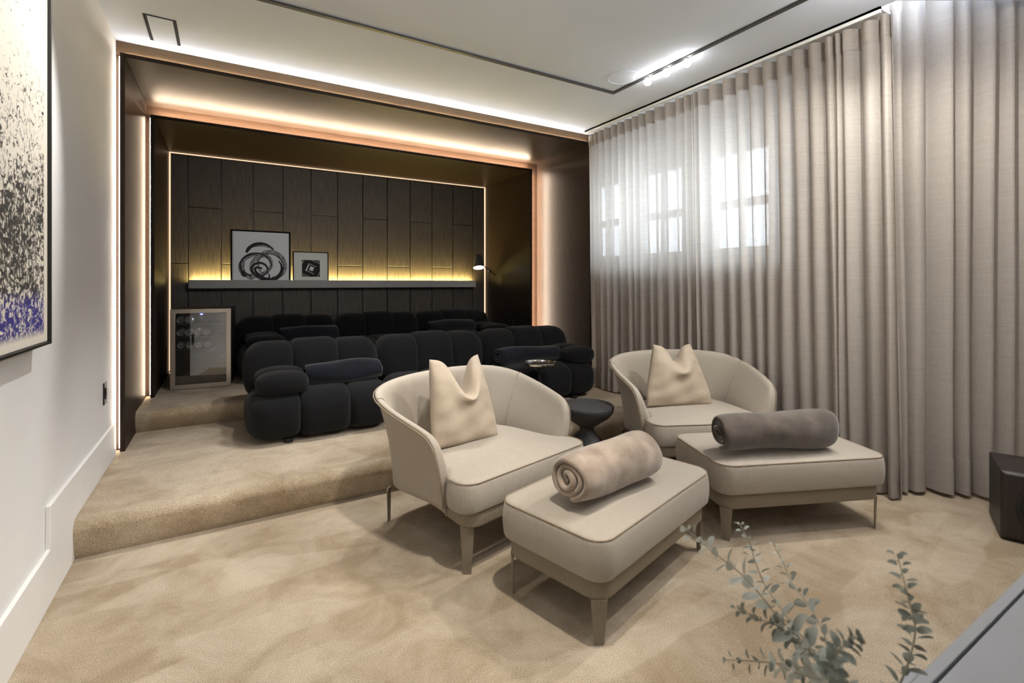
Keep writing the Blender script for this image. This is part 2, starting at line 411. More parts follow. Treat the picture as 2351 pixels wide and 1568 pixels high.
def tag(o, label=None, cat=None, group=None, kind=None):
    if label: o['label'] = label
    if cat: o['category'] = cat
    if group: o['group'] = group
    if kind: o['kind'] = kind
    return o
def thing(name, label, cat, loc=(0, 0, 0), rz=0.0, group=None):
    o = bpy.data.objects.new(name, None); C.objects.link(o); o.empty_display_size = 0.1
    o.location = loc; o.rotation_euler = (0, 0, rz)
    return tag(o, label, cat, group)
def dup(root, loc, rz, label, group=None):
    r = root.copy(); C.objects.link(r); r.location = loc; r.rotation_euler = (0, 0, rz); r['label'] = label
    if group: r['group'] = group
    for ch in list(root.children):
        c = ch.copy(); C.objects.link(c); c.parent = r
        for g in list(ch.children):
            d = g.copy(); C.objects.link(d); d.parent = c
    return r
def struct(mb, name, mat, parent=None, **kw):
    o = mb.build(name, mat, parent, **kw)
    if parent is None: o['kind'] = 'structure'
    return o
def catmull(pts, n=8, closed=False):
    out = []; m = len(pts); P = [Vector(p) for p in pts]
    rng = m if closed else m-1
    for i in range(rng):
        if closed: a, b, c, d = P[i-1], P[i], P[(i+1) % m], P[(i+2) % m]
        else: a, b, c, d = P[max(i-1, 0)], P[i], P[i+1], P[min(i+2, m-1)]
        for k in range(n):
            t = k/n
            out.append(0.5*((2*b)+(c-a)*t+(2*a-5*b+4*c-d)*t*t+(3*b-a-3*c+d)*t**3))
    if not closed: out.append(P[-1])
    return out
def rrect(w, d, r, n=6, cx=0, cy=0):
    """rounded rectangle outline, counter-clockwise; w, d are half sizes"""
    out = []
    for (sx, sy, a0) in ((1, -1, -PI/2), (1, 1, 0), (-1, 1, PI/2), (-1, -1, PI)):
        for k in range(n+1):
            a = a0+PI/2*k/n
            out.append((cx+sx*(w-r)+r*math.cos(a), cy+sy*(d-r)+r*math.sin(a)))
    return out
def cushion(outline, z0, z1, r, crown=0.0, bulge=0.0, rb=None):
    """upholstered slab: outline swept up with rolled edges and a crowned top"""
    rb = r if rb is None else rb
    n = len(outline); nrm = []
    for i in range(n):
        a = Vector(outline[i-1]); b = Vector(outline[i]); c = Vector(outline[(i+1) % n])
        e1 = (b-a); e2 = (c-b)
        if e1.length < 1e-9: e1 = e2
        if e2.length < 1e-9: e2 = e1
        t = (e1.normalized()+e2.normalized()).normalized()
        nrm.append(Vector((t.y, -t.x)))
    cx = sum(p[0] for p in outline)/n; cy = sum(p[1] for p in outline)/n
    rings = []
    for k in range(5):
        a = PI/2*k/4; rings.append((rb*(1-math.sin(a)), z0+rb*(1-math.cos(a)), 0.0))
    zm = (z0+rb+z1-r)/2
    rings.append((-bulge, zm, 0.0))
    for k in range(5):
        a = PI/2*k/4; rings.append((r*(1-math.cos(a)), z1-r+r*math.sin(a), 0.0))
    vs = []; fs = []
    for off, z, _ in rings:
        for p, q in zip(outline, nrm): vs.append((p[0]-q.x*off, p[1]-q.y*off, z))
    m = len(rings)
    for s in (0.75, 0.45, 0.2):
        for p, q in zip(outline, nrm):
            x = p[0]-q.x*r; y = p[1]-q.y*r
            vs.append((cx+(x-cx)*s, cy+(y-cy)*s, z1+crown*(1-s*s)))
        m += 1
    for i in range(m-1):
        for k in range(n):
            k2 = (k+1) % n; fs.append((i*n+k, i*n+k2, (i+1)*n+k2, (i+1)*n+k))
    vs.append((cx, cy, z1+crown)); vs.append((cx, cy, z0))
    for k in range(n):
        fs.append(((m-1)*n+k, (m-1)*n+(k+1) % n, len(vs)-2)); fs.append(((k+1) % n, k, len(vs)-1))
    return MB().add(vs, fs)

# ------------------------------------------------------------------ the room
XL = -0.60; ZC = 2.80; Y1 = 2.85; Y2 = 4.29; P1 = 0.18; P2 = 0.33; YB = 5.96
def nose(y, z0, z1, r=0.05):
    pts = [(y+0.035, z0), (y+0.018, z0+0.03), (y+0.006, z0+(z1-z0)*0.45)]
    for k in range(7):
        a = PI/2*k/6; pts.append((y-0.004+r*(1-math.cos(a)), z1-r+r*math.sin(a)))
    return pts
prof = [(-0.62, 0.0)]+nose(Y1, 0, P1)+nose(Y2, P1, P2)+[(YB+0.1, P2), (YB+0.1, -0.1), (-0.62, -0.1)]
struct(MB().prism(prof, 'x', XL-0.02, 4.45), 'floor', 'carpet', angle=60)

struct(MB().box(XL-0.12, XL, -0.7, YB+0.1, -0.1, ZC+0.05), 'wall_left', 'wall', smooth=False)
struct(MB().box(XL-0.12, 4.5, YB, YB+0.12, -0.1, ZC+0.05), 'wall_back', 'black_edge', smooth=False)
struct(MB().box(XL-0.12, 4.5, -0.72, -0.6, -0.1, 3.2), 'wall_front', 'wall', smooth=False)
cl = MB().prism([(XL-0.12, -0.72), (4.5, -0.72), (4.5, 0.42), (3.74, 0.86), (3.17, 1.20), (3.17, 1.36), (XL-0.12, 1.36)], 'z', ZC, ZC+0.1)
cl.box(XL-0.12, 4.5, 1.36, YB+0.12, ZC, ZC+0.1).box(3.0, 4.5, -0.72, 1.45, 3.15, 3.25)
struct(cl, 'ceiling', 'ceiling', smooth=False)
WX = 3.40
wr = MB()
wr.box(WX, WX+0.42, 1.46, YB+0.1, -0.1, 1.45).box(WX, WX+0.42, 1.46, YB+0.1, 2.56, ZC+0.05)
wr.box(WX, WX+0.42, 1.46, 1.98, 1.45, 2.56).box(WX, WX+0.42, 4.40, YB+0.1, 1.45, 2.56)
wr.box(WX+0.17, WX+0.42, 1.40, 1.46, -0.1, 3.2)
wr.add([(WX+0.17, 1.42, -0.1), (4.42, 0.62, -0.1), (4.42, 0.62, 3.2), (WX+0.17, 1.42, 3.2), (WX+0.42, 1.46, -0.1), (4.5, 0.70, -0.1), (4.5, 0.70, 3.2), (WX+0.42, 1.46, 3.2)],
       [(0, 1, 2, 3), (4, 7, 6, 5), (3, 2, 6, 7), (0, 4, 5, 1)])
wr.box(4.42, 4.5, -0.7, 0.64, -0.1, 3.2)
struct(wr, 'wall_right', 'wall', smooth=False)

# stepped baseboard
bb = [(-0.6, 0), (2.88, 0), (2.88, P1), (3.84, P1), (3.84, 0.382), (2.53, 0.382), (2.53, 0.212), (-0.6, 0.212)]
struct(MB().prism(bb, 'x', XL, XL+0.016), 'baseboard_left', 'white', bevel=0.003, smooth=False)

# windows behind the curtain
for k, (a, b) in enumerate(((2.16, 2.78), (3.00, 3.62), (3.81, 4.36))):
    x0 = WX+0.27
    fr = MB()
    z0, z1 = 1.46, 2.40
    fr.box(x0, x0+0.07, a, a+0.07, z0, z1).box(x0, x0+0.07, b-0.07, b, z0, z1).box(x0, x0+0.07, a, b, z0, z0+0.085).box(x0, x0+0.07, a, b, z1-0.065, z1)
    fr.box(x0-0.01, x0+0.06, a+0.05, b-0.05, 1.875, 1.945)
    w = struct(fr, 'window_%d' % (k+1), 'white', bevel=0.004, smooth=False)
    c = (a+b)/2
    MB().box(x0+0.01, x0+0.05, c-0.022, c+0.022, z0+0.07, z1-0.05).build('glazing_bar', 'white', w, smooth=False)
    MB().box(x0+0.028, x0+0.034, a+0.06, b-0.06, z0+0.07, z1-0.05).build('pane', 'pane', w, smooth=False)
# wall infill between and above the windows, set back in the reveal
inf = MB()
for (a, b) in ((1.98, 2.16), (2.78, 3.00), (3.62, 3.81), (4.36, 4.40)): inf.box(WX+0.28, WX+0.36, a, b, 1.45, 2.56)
inf.box(WX+0.28, WX+0.36, 1.98, 4.40, 2.40, 2.56)
struct(inf, 'trim_1', 'white', smooth=False)

# white curtain-track pelmet along the ceiling
struct(MB().box(3.155, 3.168, 1.27, 3.86, 2.765, ZC).box(3.155, 3.30, 1.27, 3.86, 2.785, ZC), 'trim_2', 'white', smooth=False)

# ------------------------------------------------------------------ timber alcove: two nested portals and a panelled wall
# outer portal
T = 0.026
yo = 3.886
a = thing('wooden_portal', 'large outer dark wood portal framing the sofa alcove, brown oak header under ceiling', 'portal', (1.35, yo, P1))
def loc(o, base):
    o.location = (-base[0], -base[1], -base[2]); return o
def part(mb, name, mat, par, **kw):
    """shape given in room coordinates, parented to an Empty"""
    o = mb.build(name, mat, par, **kw); b = par.location
    for v in o.data.vertices: v.co -= b
    return o
ox0, ox1, oz = -0.573, 3.272, 2.707
part(MB().box(ox0, ox0+T, yo, 4.88, P1, oz), 'side_panel', 'dark_wood', a, bevel=0.003, smooth=False)
part(MB().box(ox1-T, ox1, yo, 4.88, P1, oz), 'side_panel', 'dark_wood', a, bevel=0.003, smooth=False)
part(MB().box(ox0+T, ox1-T, yo, 4.88, oz-T, oz), 'soffit_panel', 'dark_wood_h', a, bevel=0.003, smooth=False)
part(MB().box(XL+0.002, WX-0.01, yo+0.055, yo+0.075, oz+0.001, ZC-0.002), 'header_board', 'mid_wood', a, smooth=False)
part(MB().box(XL+0.002, ox0-0.001, yo+0.055, yo+0.075, P1, oz), 'side_filler', 'filler_wood', a, smooth=False)
part(MB().box(ox1+0.001, WX-0.01, yo+0.055, yo+0.075, P1, oz), 'side_filler', 'filler_wood', a, smooth=False)
part(MB().box(ox0+0.02, ox1-0.02, yo+0.048, yo+0.054, oz+0.001, oz+0.011), 'led_strip', 'led_outer', a, smooth=False)
part(MB().box(ox0-0.007, ox0-0.001, yo+0.020, yo+0.032, P1+0.02, oz-0.02), 'led_strip', 'led_side', a, smooth=False)
part(MB().box(ox1+0.001, ox1+0.007, yo+0.030, yo+0.042, P1+0.02, oz-0.02), 'led_strip', 'led_right', a, smooth=False)
# inner portal
yi = 4.78
ix0, ix1, iz = -0.513, 3.12, 2.593
b_ = thing('wooden_portal', 'smaller inner dark wood portal set inside the big one, glowing strips around its edge', 'portal', (1.3, yi, P2))
part(MB().box(ix0, ix0+T, yi, YB-0.02, P2, iz), 'side_panel', 'dark_wood', b_, bevel=0.003, smooth=False)
part(MB().box(ix1-T, ix1, yi, YB-0.02, P2, iz), 'side_panel', 'dark_wood', b_, bevel=0.003, smooth=False)
part(MB().box(ix0+T, ix1-T, yi, YB-0.02, iz-T, iz), 'soffit_panel', 'dark_wood_h', b_, bevel=0.003, smooth=False)
part(MB().box(ox0+T, ox1-T, yi+0.09, yi+0.10, iz+0.001, oz-T), 'header_board', 'filler_wood', b_, smooth=False)
part(MB().box(ox0+T, ix0-0.001, yi+0.09, yi+0.10, P2, iz), 'side_filler', 'filler_wood', b_, smooth=False)
part(MB().box(ix1+0.001, ox1-T, yi+0.09, yi+0.10, P2, iz), 'side_filler', 'filler_wood', b_, smooth=False)
part(MB().add([(ix0+0.02, yi+0.025, iz+0.004), (ix1-0.02, yi+0.025, iz+0.004), (ix1-0.02, yi+0.050, iz+0.004), (ix0+0.02, yi+0.050, iz+0.004)], [(0, 1, 2, 3)]), 'led_strip', 'led_inner', b_, smooth=False)
part(MB().box(ix0-0.007, ix0-0.001, yi+0.035, yi+0.050, P2+0.02, iz-0.02), 'led_strip', 'led_side_inner', b_, smooth=False)
part(MB().add([(ix1+0.004, yi+0.045, P2+0.02), (ix1+0.004, yi+0.070, P2+0.02), (ix1+0.004, yi+0.070, iz-0.02), (ix1+0.004, yi+0.045, iz-0.02)], [(0, 1, 2, 3)]), 'led_strip', 'led_right_inner', b_, smooth=False)

# panelled back wall: staggered boards with open joints, glow strip around
pw = thing('wall_panelling', 'smoked oak boards with staggered joints covering the back wall of the alcove', 'wall panelling', (1.3, 5.9, P2))
bx = [-0.474, -0.324, -0.036, 0.258, 0.548, 0.84, 1.131, 1.421, 1.717, 2.011, 2.302, 2.596, 2.887, 3.066]
zt = 2.551
mb = MB()
g = 0.004
for i in range(len(bx)-1):
    cuts = [P2, 1.447, zt] if i % 2 == 0 else [P2, 0.86, 2.022, zt]
    for za, zb in zip(cuts[:-1], cuts[1:]):
        mb.box(bx[i]+g, bx[i+1]-g, 5.90, 5.93, za+(g if za > P2 else 0), zb-g)
part(mb, 'board_cladding', 'panel_wood', pw, bevel=0.0025, segs=1, smooth=False)
part(MB().box(bx[0]+0.01, bx[-1]-0.01, 5.93, 5.94, P2, zt-0.01), 'backing', 'black_edge', pw, smooth=False)
part(MB().box(ix0+T+0.002, ix1-T-0.002, 5.918, 5.926, zt+0.004, iz-T-0.002), 'led_strip', 'led_back', pw, smooth=False)
part(MB().box(ix0+T+0.002, bx[0]+0.006-0.004, 5.918, 5.926, P2+0.01, zt), 'led_strip', 'led_back', pw, smooth=False)
part(MB().box(bx[-1]-0.002, ix1-T-0.002, 5.918, 5.926, P2+0.01, zt), 'led_strip', 'led_back', pw, smooth=False)

# picture ledge
ld = thing('picture_ledge', 'long grey picture ledge fixed across the dark panelled wall, lit from behind', 'shelf', (1.28, 5.84, 1.19))
lx0, lx1 = -0.314, 2.871
part(MB().box(lx0, lx1, 5.775, 5.79, 1.192, 1.278).box(lx0, lx1, 5.79, 5.895, 1.192, 1.258).box(lx0, lx1, 5.768, 5.775, 1.192, 1.204), 'ledge_body', 'grey_laminate', ld, bevel=0.002, smooth=False)
part(MB().box(lx0+0.01, lx1-0.01, 5.848, 5.880, 1.2585, 1.262), 'led_strip', 'led_ledge', ld, smooth=False)

# framed prints leaning on the ledge
def framed(name, label, x0, x1, ztop, zb, boarder, dep, tilt, matname):
    w = x1-x0; h = ztop-zb
    t = thing(name, label, 'picture', ((x0+x1)/2, 5.825, zb))
    t.rotation_euler = (-tilt, 0, 0)
    fw = boarder
    mb = MB().box(-w/2, w/2, -dep/2, dep/2, 0, fw).box(-w/2, w/2, -dep/2, dep/2, h-fw, h)
    mb.box(-w/2, -w/2+fw, -dep/2, dep/2, fw, h-fw).box(w/2-fw, w/2, -dep/2, dep/2, fw, h-fw)
    mb.build('frame', 'frame_black', t, bevel=0.0015, smooth=False)
    MB().box(-w/2+fw-0.002, w/2-fw+0.002, -dep/2+0.005, -dep/2+0.009, fw-0.002, h-fw+0.002).build('mat_board', matname, t, smooth=False)
    return t, w, h, -dep/2+0.005
p1, w1, h1, yf1 = framed('framed_print', 'larger black framed ink swirl print leaning on the grey ledge', 0.047, 0.620, 1.809, 1.2585, 0.017, 0.03, 0.035, 'mat_board')
def stroke(mbk, cx, cz, rx, rz, rot, a0, a1, wd0, wd1, y):
    n = 56; vs = []; fs = []
    for k in range(n+1):
        u = k/n; a = a0+(a1-a0)*u
        w = 1.55*(wd0+(wd1-wd0)*u)*(0.35+0.65*math.sin(PI*min(max(u, 0.03), 0.97))**0.5)
        for s in (-1, 1):
            x = (rx+s*w/2)*math.cos(a); z = (rz+s*w/2)*math.sin(a)
            X = cx+x*math.cos(rot)-z*math.sin(rot); Z = cz+x*math.sin(rot)+z*math.cos(rot)
            vs.append((X, y, Z))
        if k < n: fs.append((2*k, 2*k+1, 2*k+3, 2*k+2))
    mbk.add(vs, fs)
ink, gry = MB(), MB()
s_ = 0.573/142.0*1.028
def pxz(u, v): return (u-598.0)*s_, (640.0-v)*s_+0.004
def st(dst, u, v, ru, rv, rot, a0, a1, w0, w1, k):
    x, z = pxz(u, v); stroke(dst, x, z, ru*s_, rv*s_, math.radians(rot), math.radians(a0), math.radians(a1), w0*s_, w1*s_, yf1-0.0012-0.00035*k)
st(gry, 586, 598, 36, 27, 20, 0, 350, 6, 8, 0)
st(gry, 622, 597, 31, 36, 25, -80, 200, 7, 5, 1)
st(gry, 598, 600, 22, 28, -25, 20, 300, 8, 5, 2)
st(gry, 596, 563, 32, 17, 0, 10, 175, 5, 5, 3)
st(gry, 570, 612, 12, 22, 20, 100, 300, 6, 3, 4)
st(ink, 597, 575, 34, 33, 0, 35, 165, 3, 7, 5)
st(ink, 585, 603, 37, 36, 10, -10, 150, 2.2, 2.2, 6)
st(ink, 612, 606, 34, 31, 0, -115, 40, 9, 3, 7)
st(ink, 594, 609, 18, 17, 0, 0, 360, 4.5, 2.5, 8)
st(ink, 580, 598, 30, 27, 15, 60, 250, 2, 3.5, 9)
st(ink, 600, 618, 9, 20, 52, 20, 330, 5, 3, 10)
st(ink, 620, 600, 29, 33, 30, -60, 120, 1.6, 1.6, 11)
st(ink, 608, 622, 26, 14, -12, 180, 350, 2, 5, 12)
st(ink, 606, 613, 24, 24, 0, 230, 330, 1.4, 1.4, 13)
st(ink, 558, 620, 3, 6, 20, 0, 360, 4, 4, 14)
gry.build('grey_strokes', 'ink_grey', p1, recalc=False, smooth=False)
ink.build('black_strokes', 'ink', p1, recalc=False, smooth=False)
MB().box(-w1/2+0.026, -w1/2+0.029, yf1-0.001, yf1, 0.004, h1-0.045).build('paper_edge', 'ink_grey', p1, smooth=False)

p2, w2, h2, yf2 = framed('framed_print', 'smaller black framed print of nested white squares on the grey ledge', 0.642, 1.017, 1.598, 1.2585, 0.011, 0.025, 0.035, 'mat_board_warm')
sq = 0.188
MB().box(-sq/2-0.0, sq/2, yf2-0.0012, yf2, 0.058, 0.058+sq).build('printed_square', 'print_black', p2, smooth=False)
wl = MB()
def quad2(cx, cz, hw, hh, rot):
    c, s = math.cos(rot), math.sin(rot)
    vs = [(cx+x*c-z*s, yf2-0.0018, cz+x*s+z*c) for x, z in ((-hw, -hh), (hw, -hh), (hw, hh), (-hw, hh))]
    wl.add(vs, [(0, 1, 2, 3)])
rt = math.radians(-25)
cz0 = 0.058+sq/2
quad2(0.006, cz0-0.004, 0.020, 0.022, rt)
quad2(-0.038, cz0+0.008, 0.007, 0.038, rt)
quad2(0.014, cz0+0.036, 0.046, 0.0022, rt)
quad2(-0.012, cz0-0.042, 0.046, 0.0022, rt)
quad2(0.055, cz0+0.072, 0.045, 0.002, rt)
quad2(-0.06, cz0-0.074, 0.040, 0.002, rt)
quad2(-0.085, cz0+0.066, 0.002, 0.028, rt)
quad2(0.082, cz0-0.066, 0.002, 0.034, rt)
quad2(0.074, cz0+0.086, 0.020, 0.002, rt)
quad2(-0.07, cz0-0.09, 0.02, 0.002, rt)
wl.build('white_lines', 'mat_board_warm', p2, recalc=False, smooth=False)

# ------------------------------------------------------------------ big painting on the left wall
pt = thing('framed_painting', 'tall black framed painting with black scribbles and a blue band, on white wall', 'painting', (XL+0.03, 2.391, 1.027))
pw_, ph_ = 1.45, 1.62
mb = MB()
fd = 0.022
mb.box(-fd, fd, -0.010, 0, 0, ph_).box(-fd, fd, -pw_, -pw_+0.010, 0, ph_).box(-fd, fd, -pw_, 0, 0, 0.010).box(-fd, fd, -pw_, 0, ph_-0.010, ph_)
mb.build('frame', 'black', pt, bevel=0.001, smooth=False)
MB().box(-0.012, 0.012, -pw_+0.012, -0.012, 0.012, ph_-0.012).build('canvas', 'canvas', pt, smooth=False)
MB().box(-0.03, -fd, -pw_+0.1, -0.1, 0.1, ph_-0.1).build('backing', 'black', pt, smooth=False)

sw = thing('light_switch', 'small black switch plate on the white wall beside the portal', 'switch', (XL+0.004, 3.592, 0.55))
MB().box(-0.004, 0.004, -0.036, 0.036, 0, 0.125).build('plate', 'socket', sw, bevel=0.002, smooth=False)
MB().box(0.004, 0.007, -0.014, 0.014, 0.03, 0.095).build('rocker', 'black', sw, bevel=0.001, smooth=False)
ot = thing('wall_socket', 'small black socket plate on the dark inner side panel behind the sofas', 'socket', (ix1-T-0.004, 5.216, 0.66))
MB().box(-0.004, 0.004, -0.04, 0.04, 0, 0.12).build('plate', 'socket', ot, bevel=0.002, smooth=False)
MB().box(-0.006, -0.004, -0.018, 0.018, 0.03, 0.09).build('outlet', 'black', ot, smooth=False)

# ------------------------------------------------------------------ ceiling things
tr = thing('light_track', 'thin black light track running round the grey ceiling with a mitred corner', 'light track', (2.717, 2.957, ZC))
part(MB().box(0.10, 2.732, 2.942, 2.972, ZC-0.012, ZC-0.0005), 'rail', 'track', tr, bevel=0.002, smooth=False)
part(MB().box(2.702, 2.732, -0.35, 2.942, ZC-0.012, ZC-0.0005), 'rail', 'track', tr, bevel=0.002, smooth=False)
globes = (2.585, 2.407, 2.229)
gl = thing('globe_bulb', 'glowing globe bulb on the ceiling track, next to the round ceiling speaker', 'bulb', (2.717, globes[0], ZC-0.012), 0, 'globe bulbs on the ceiling track')
MB().lathe([(0.012, 0), (0.012, -0.006), (0.006, -0.008), (0.006, -0.012)], 20).build('bulb_holder', 'track', gl)
sph = [(0.0005+0.027*math.sin(PI*k/14), -0.036+0.027*math.cos(PI*k/14)) for k in range(15)]
MB().lathe(sph, 24).build('globe', 'globe', gl)
dup(gl, (2.717, globes[1], ZC-0.012), 0, 'glowing globe bulb in the middle of three on the ceiling track')
dup(gl, (2.717, globes[2], ZC-0.012), 0, 'glowing globe bulb on the ceiling track, farthest of three from the ceiling speaker')
cs = thing('ceiling_speaker', 'white round ceiling speaker beside the track corner', 'ceiling speaker', (2.58, 2.70, ZC))
MB().lathe([(0.118, 0), (0.118, -0.006), (0.112, -0.008), (0.110, -0.004)], 64).build('rim', 'ceiling', cs)
MB().lathe([(0.109, -0.001), (0.109, -0.005), (0.05, -0.0065)], 64).build('grille', 'ceiling', cs)
vt = thing('ceiling_vent', 'square flush ceiling vent with dark slots near the white wall', 'ceiling vent', (-0.33, 3.645, ZC))
MB().box(-0.062, 0.062, -0.165, 0.165, -0.004, 0).build('cover', 'ceiling', vt, smooth=False)
MB().box(-0.080, -0.063, -0.175, 0.175, -0.003, 0).box(0.063, 0.080, -0.175, 0.175, -0.003, 0).box(-0.064, 0.064, -0.175, -0.168, -0.003, 0).box(-0.064, 0.064, 0.168, 0.170, -0.003, 0).build('slot', 'frame_black', vt, smooth=False)

# ------------------------------------------------------------------ curtains
def curtain(name, label, fronts, pathf, amp, ztop, zbotf, seed, bot_shift=0.012):
    rnd = random.Random(seed)
    cols = []                                                # (s, depth, fold number, phase)
    for i in range(len(fronts)-1):
        a, b = fronts[i], fronts[i+1]; gap = b-a
        A = amp*min(1.0, 0.55+gap/0.35) if gap < 0.2 else amp*0.35
        n = 12
        for k in range(n):
            u = k/n
            s = a+gap*(u+0.10*math.sin(2*PI*u)*(1 if gap < 0.2 else 0.3))
            cols.append((s, A*(0.5-0.5*math.cos(2*PI*u)), i, u))
    cols.append((fronts[-1], 0.0, len(fronts)-1, 0.0))
    sh = [rnd.uniform(-1, 1)*bot_shift for _ in range(len(fronts)+1)]
    dp = [rnd.uniform(0.65, 1.25) for _ in range(len(fronts)+1)]
    fo = [rnd.uniform(-0.018, 0.018) for _ in range(len(fronts)+1)]
    rows = 30
    def pos(c, v, off=0.0):
        s, d, i, u = c
        w = v*v*(3-2*v)
        f = sh[i]*(1-u)+sh[i+1]*u
        dm = dp[i]*(1-u)+dp[i+1]*u
        ff = fo[i]*(1-u)+fo[i+1]*u
        s2 = s+f*w*1.6
        d2 = d*(1+(dm-1)*w)+ff*w+0.004*math.sin(9*v+i*1.7)*w
        x, y, nx, ny = pathf(s2, v)
        z = ztop+(zbotf(x, y)-ztop)*v
        return (x+nx*(d2-off), y+ny*(d2-off), z)
    vs = [pos(c, r/rows) for r in range(rows+1) for c in cols]
    nc = len(cols)
    fs = [(r*nc+k, r*nc+k+1, (r+1)*nc+k+1, (r+1)*nc+k) for r in range(rows) for k in range(nc-1)]
    o = MB().add(vs, fs).build(name, 'curtain', None, recalc=False, subsurf=1)
    tag(o, label, 'curtain', 'floor-length linen curtains')
    # double-thickness hem and heading
    for nm, va, vb in (('hem', 0.932, 0.999), ('heading', 0.0, 0.045)):
        vs = [pos(c, va+(vb-va)*r/3, 0.006) for r in range(4) for c in cols]
        fs = [(r*nc+k, r*nc+k+1, (r+1)*nc+k+1, (r+1)*nc+k) for r in range(3) for k in range(nc-1)]
        MB().add(vs, fs).build(nm, 'curtain_hem', o, recalc=False, subsurf=1)
    return o
def path_main(s, v):
    y = -s
    x = 3.185+0.05*v+0.06*v*max(0.0, (2.6-y))/1.3
    if y > 3.72: x += (y-3.72)*0.25
    return x, y, 1.0, 0.0
def floor_z(x, y):
    t = min(max((y-Y1+0.03)/0.06, 0), 1)
    return 0.012+P1*t
def px_y(us):
    out = []
    for u in us:
        r = (u-1175.5)/F_PX; dx = math.sin(YAW)+math.cos(YAW)*r; dy = math.cos(YAW)-math.sin(YAW)*r
        out.append(-(3.185*dy/dx))
    return out
f1 = px_y([1374, 1388, 1404.5, 1418.6, 1436, 1452, 1466, 1484, 1505, 1529, 1554, 1572, 1589])
f1 = [-3.872, -3.815, -3.755]+f1
curtain('curtain', 'linen curtain panel nearest the wooden portal, sunlit window behind it', f1, path_main, 0.085, 2.762, floor_z, 3)
f2 = px_y([1592, 1603, 1632, 1664, 1693, 1723, 1756, 1788.5, 1824, 1863.5, 1901, 1920, 1936, 1990, 2030, 2048])
curtain('curtain', 'middle linen curtain panel, window showing through one half, hanging behind the armchair', f2, path_main, 0.085, 2.762, floor_z, 5)
def path_side(s, v):
    dx, dy = 0.7237, -0.6901
    return 3.44+dx*s, 1.26+dy*s, 0.6901, 0.7237
f3 = [-0.15, -0.085, -0.030, 0.07, 0.235, 0.31, 0.44, 0.53, 0.61, 0.76, 0.86]
curtain('curtain', 'opaque linen curtain panel hanging behind the black subwoofer', f3, path_side, 0.10, 3.10, lambda x, y: 0.022, 11, 0.02)

# ------------------------------------------------------------------ armchairs
def interp(tab, u):
    for i in range(len(tab)-1):
        if u <= tab[i+1][0]+1e-9:
            a, b = tab[i], tab[i+1]; t = (u-a[0])/(b[0]-a[0]); return i, t
    return len(tab)-2, 1.0
def spline(tab, u):
    i, t = interp(tab, u); g = lambda k: Vector(tab[min(max(k, 0), len(tab)-1)][1:])
    p0, p1_, p2_, p3 = g(i-1), g(i), g(i+1), g(i+2)
    if i == 0: p0 = p1_
    return 0.5*((2*p1_)+(p2_-p0)*t+(2*p0-5*p1_+4*p2_-p3)*t*t+(3*p1_-p0-3*p2_+p3)*t**3)
RIM = [(0, .396, .128, .245), (.04, .412, .112, .320), (.08, .436, .100, .425), (.13, .456, .112, .525), (.17, .466, .145, .572), (.22, .480, .205, .600), (.42, .505, .420, .650),
       (.60, .485, .585, .690), (.75, .385, .680, .720), (.88, .205, .715, .738), (1.0, 0, .722, .743), (1.12, -.205, .715, .738)]
BOT = [(0, .392, .130, .205), (.04, .392, .131, .205), (.08, .392, .134, .205), (.13, .392, .155, .204), (.17, .392, .19, .203), (.22, .386, .235, .200), (.42, .392, .420, .185),
       (.60, .385, .575, .172), (.75, .315, .672, .165), (.88, .180, .690, .160), (1.0, 0, .693, .160), (1.12, -.180, .690, .160)]
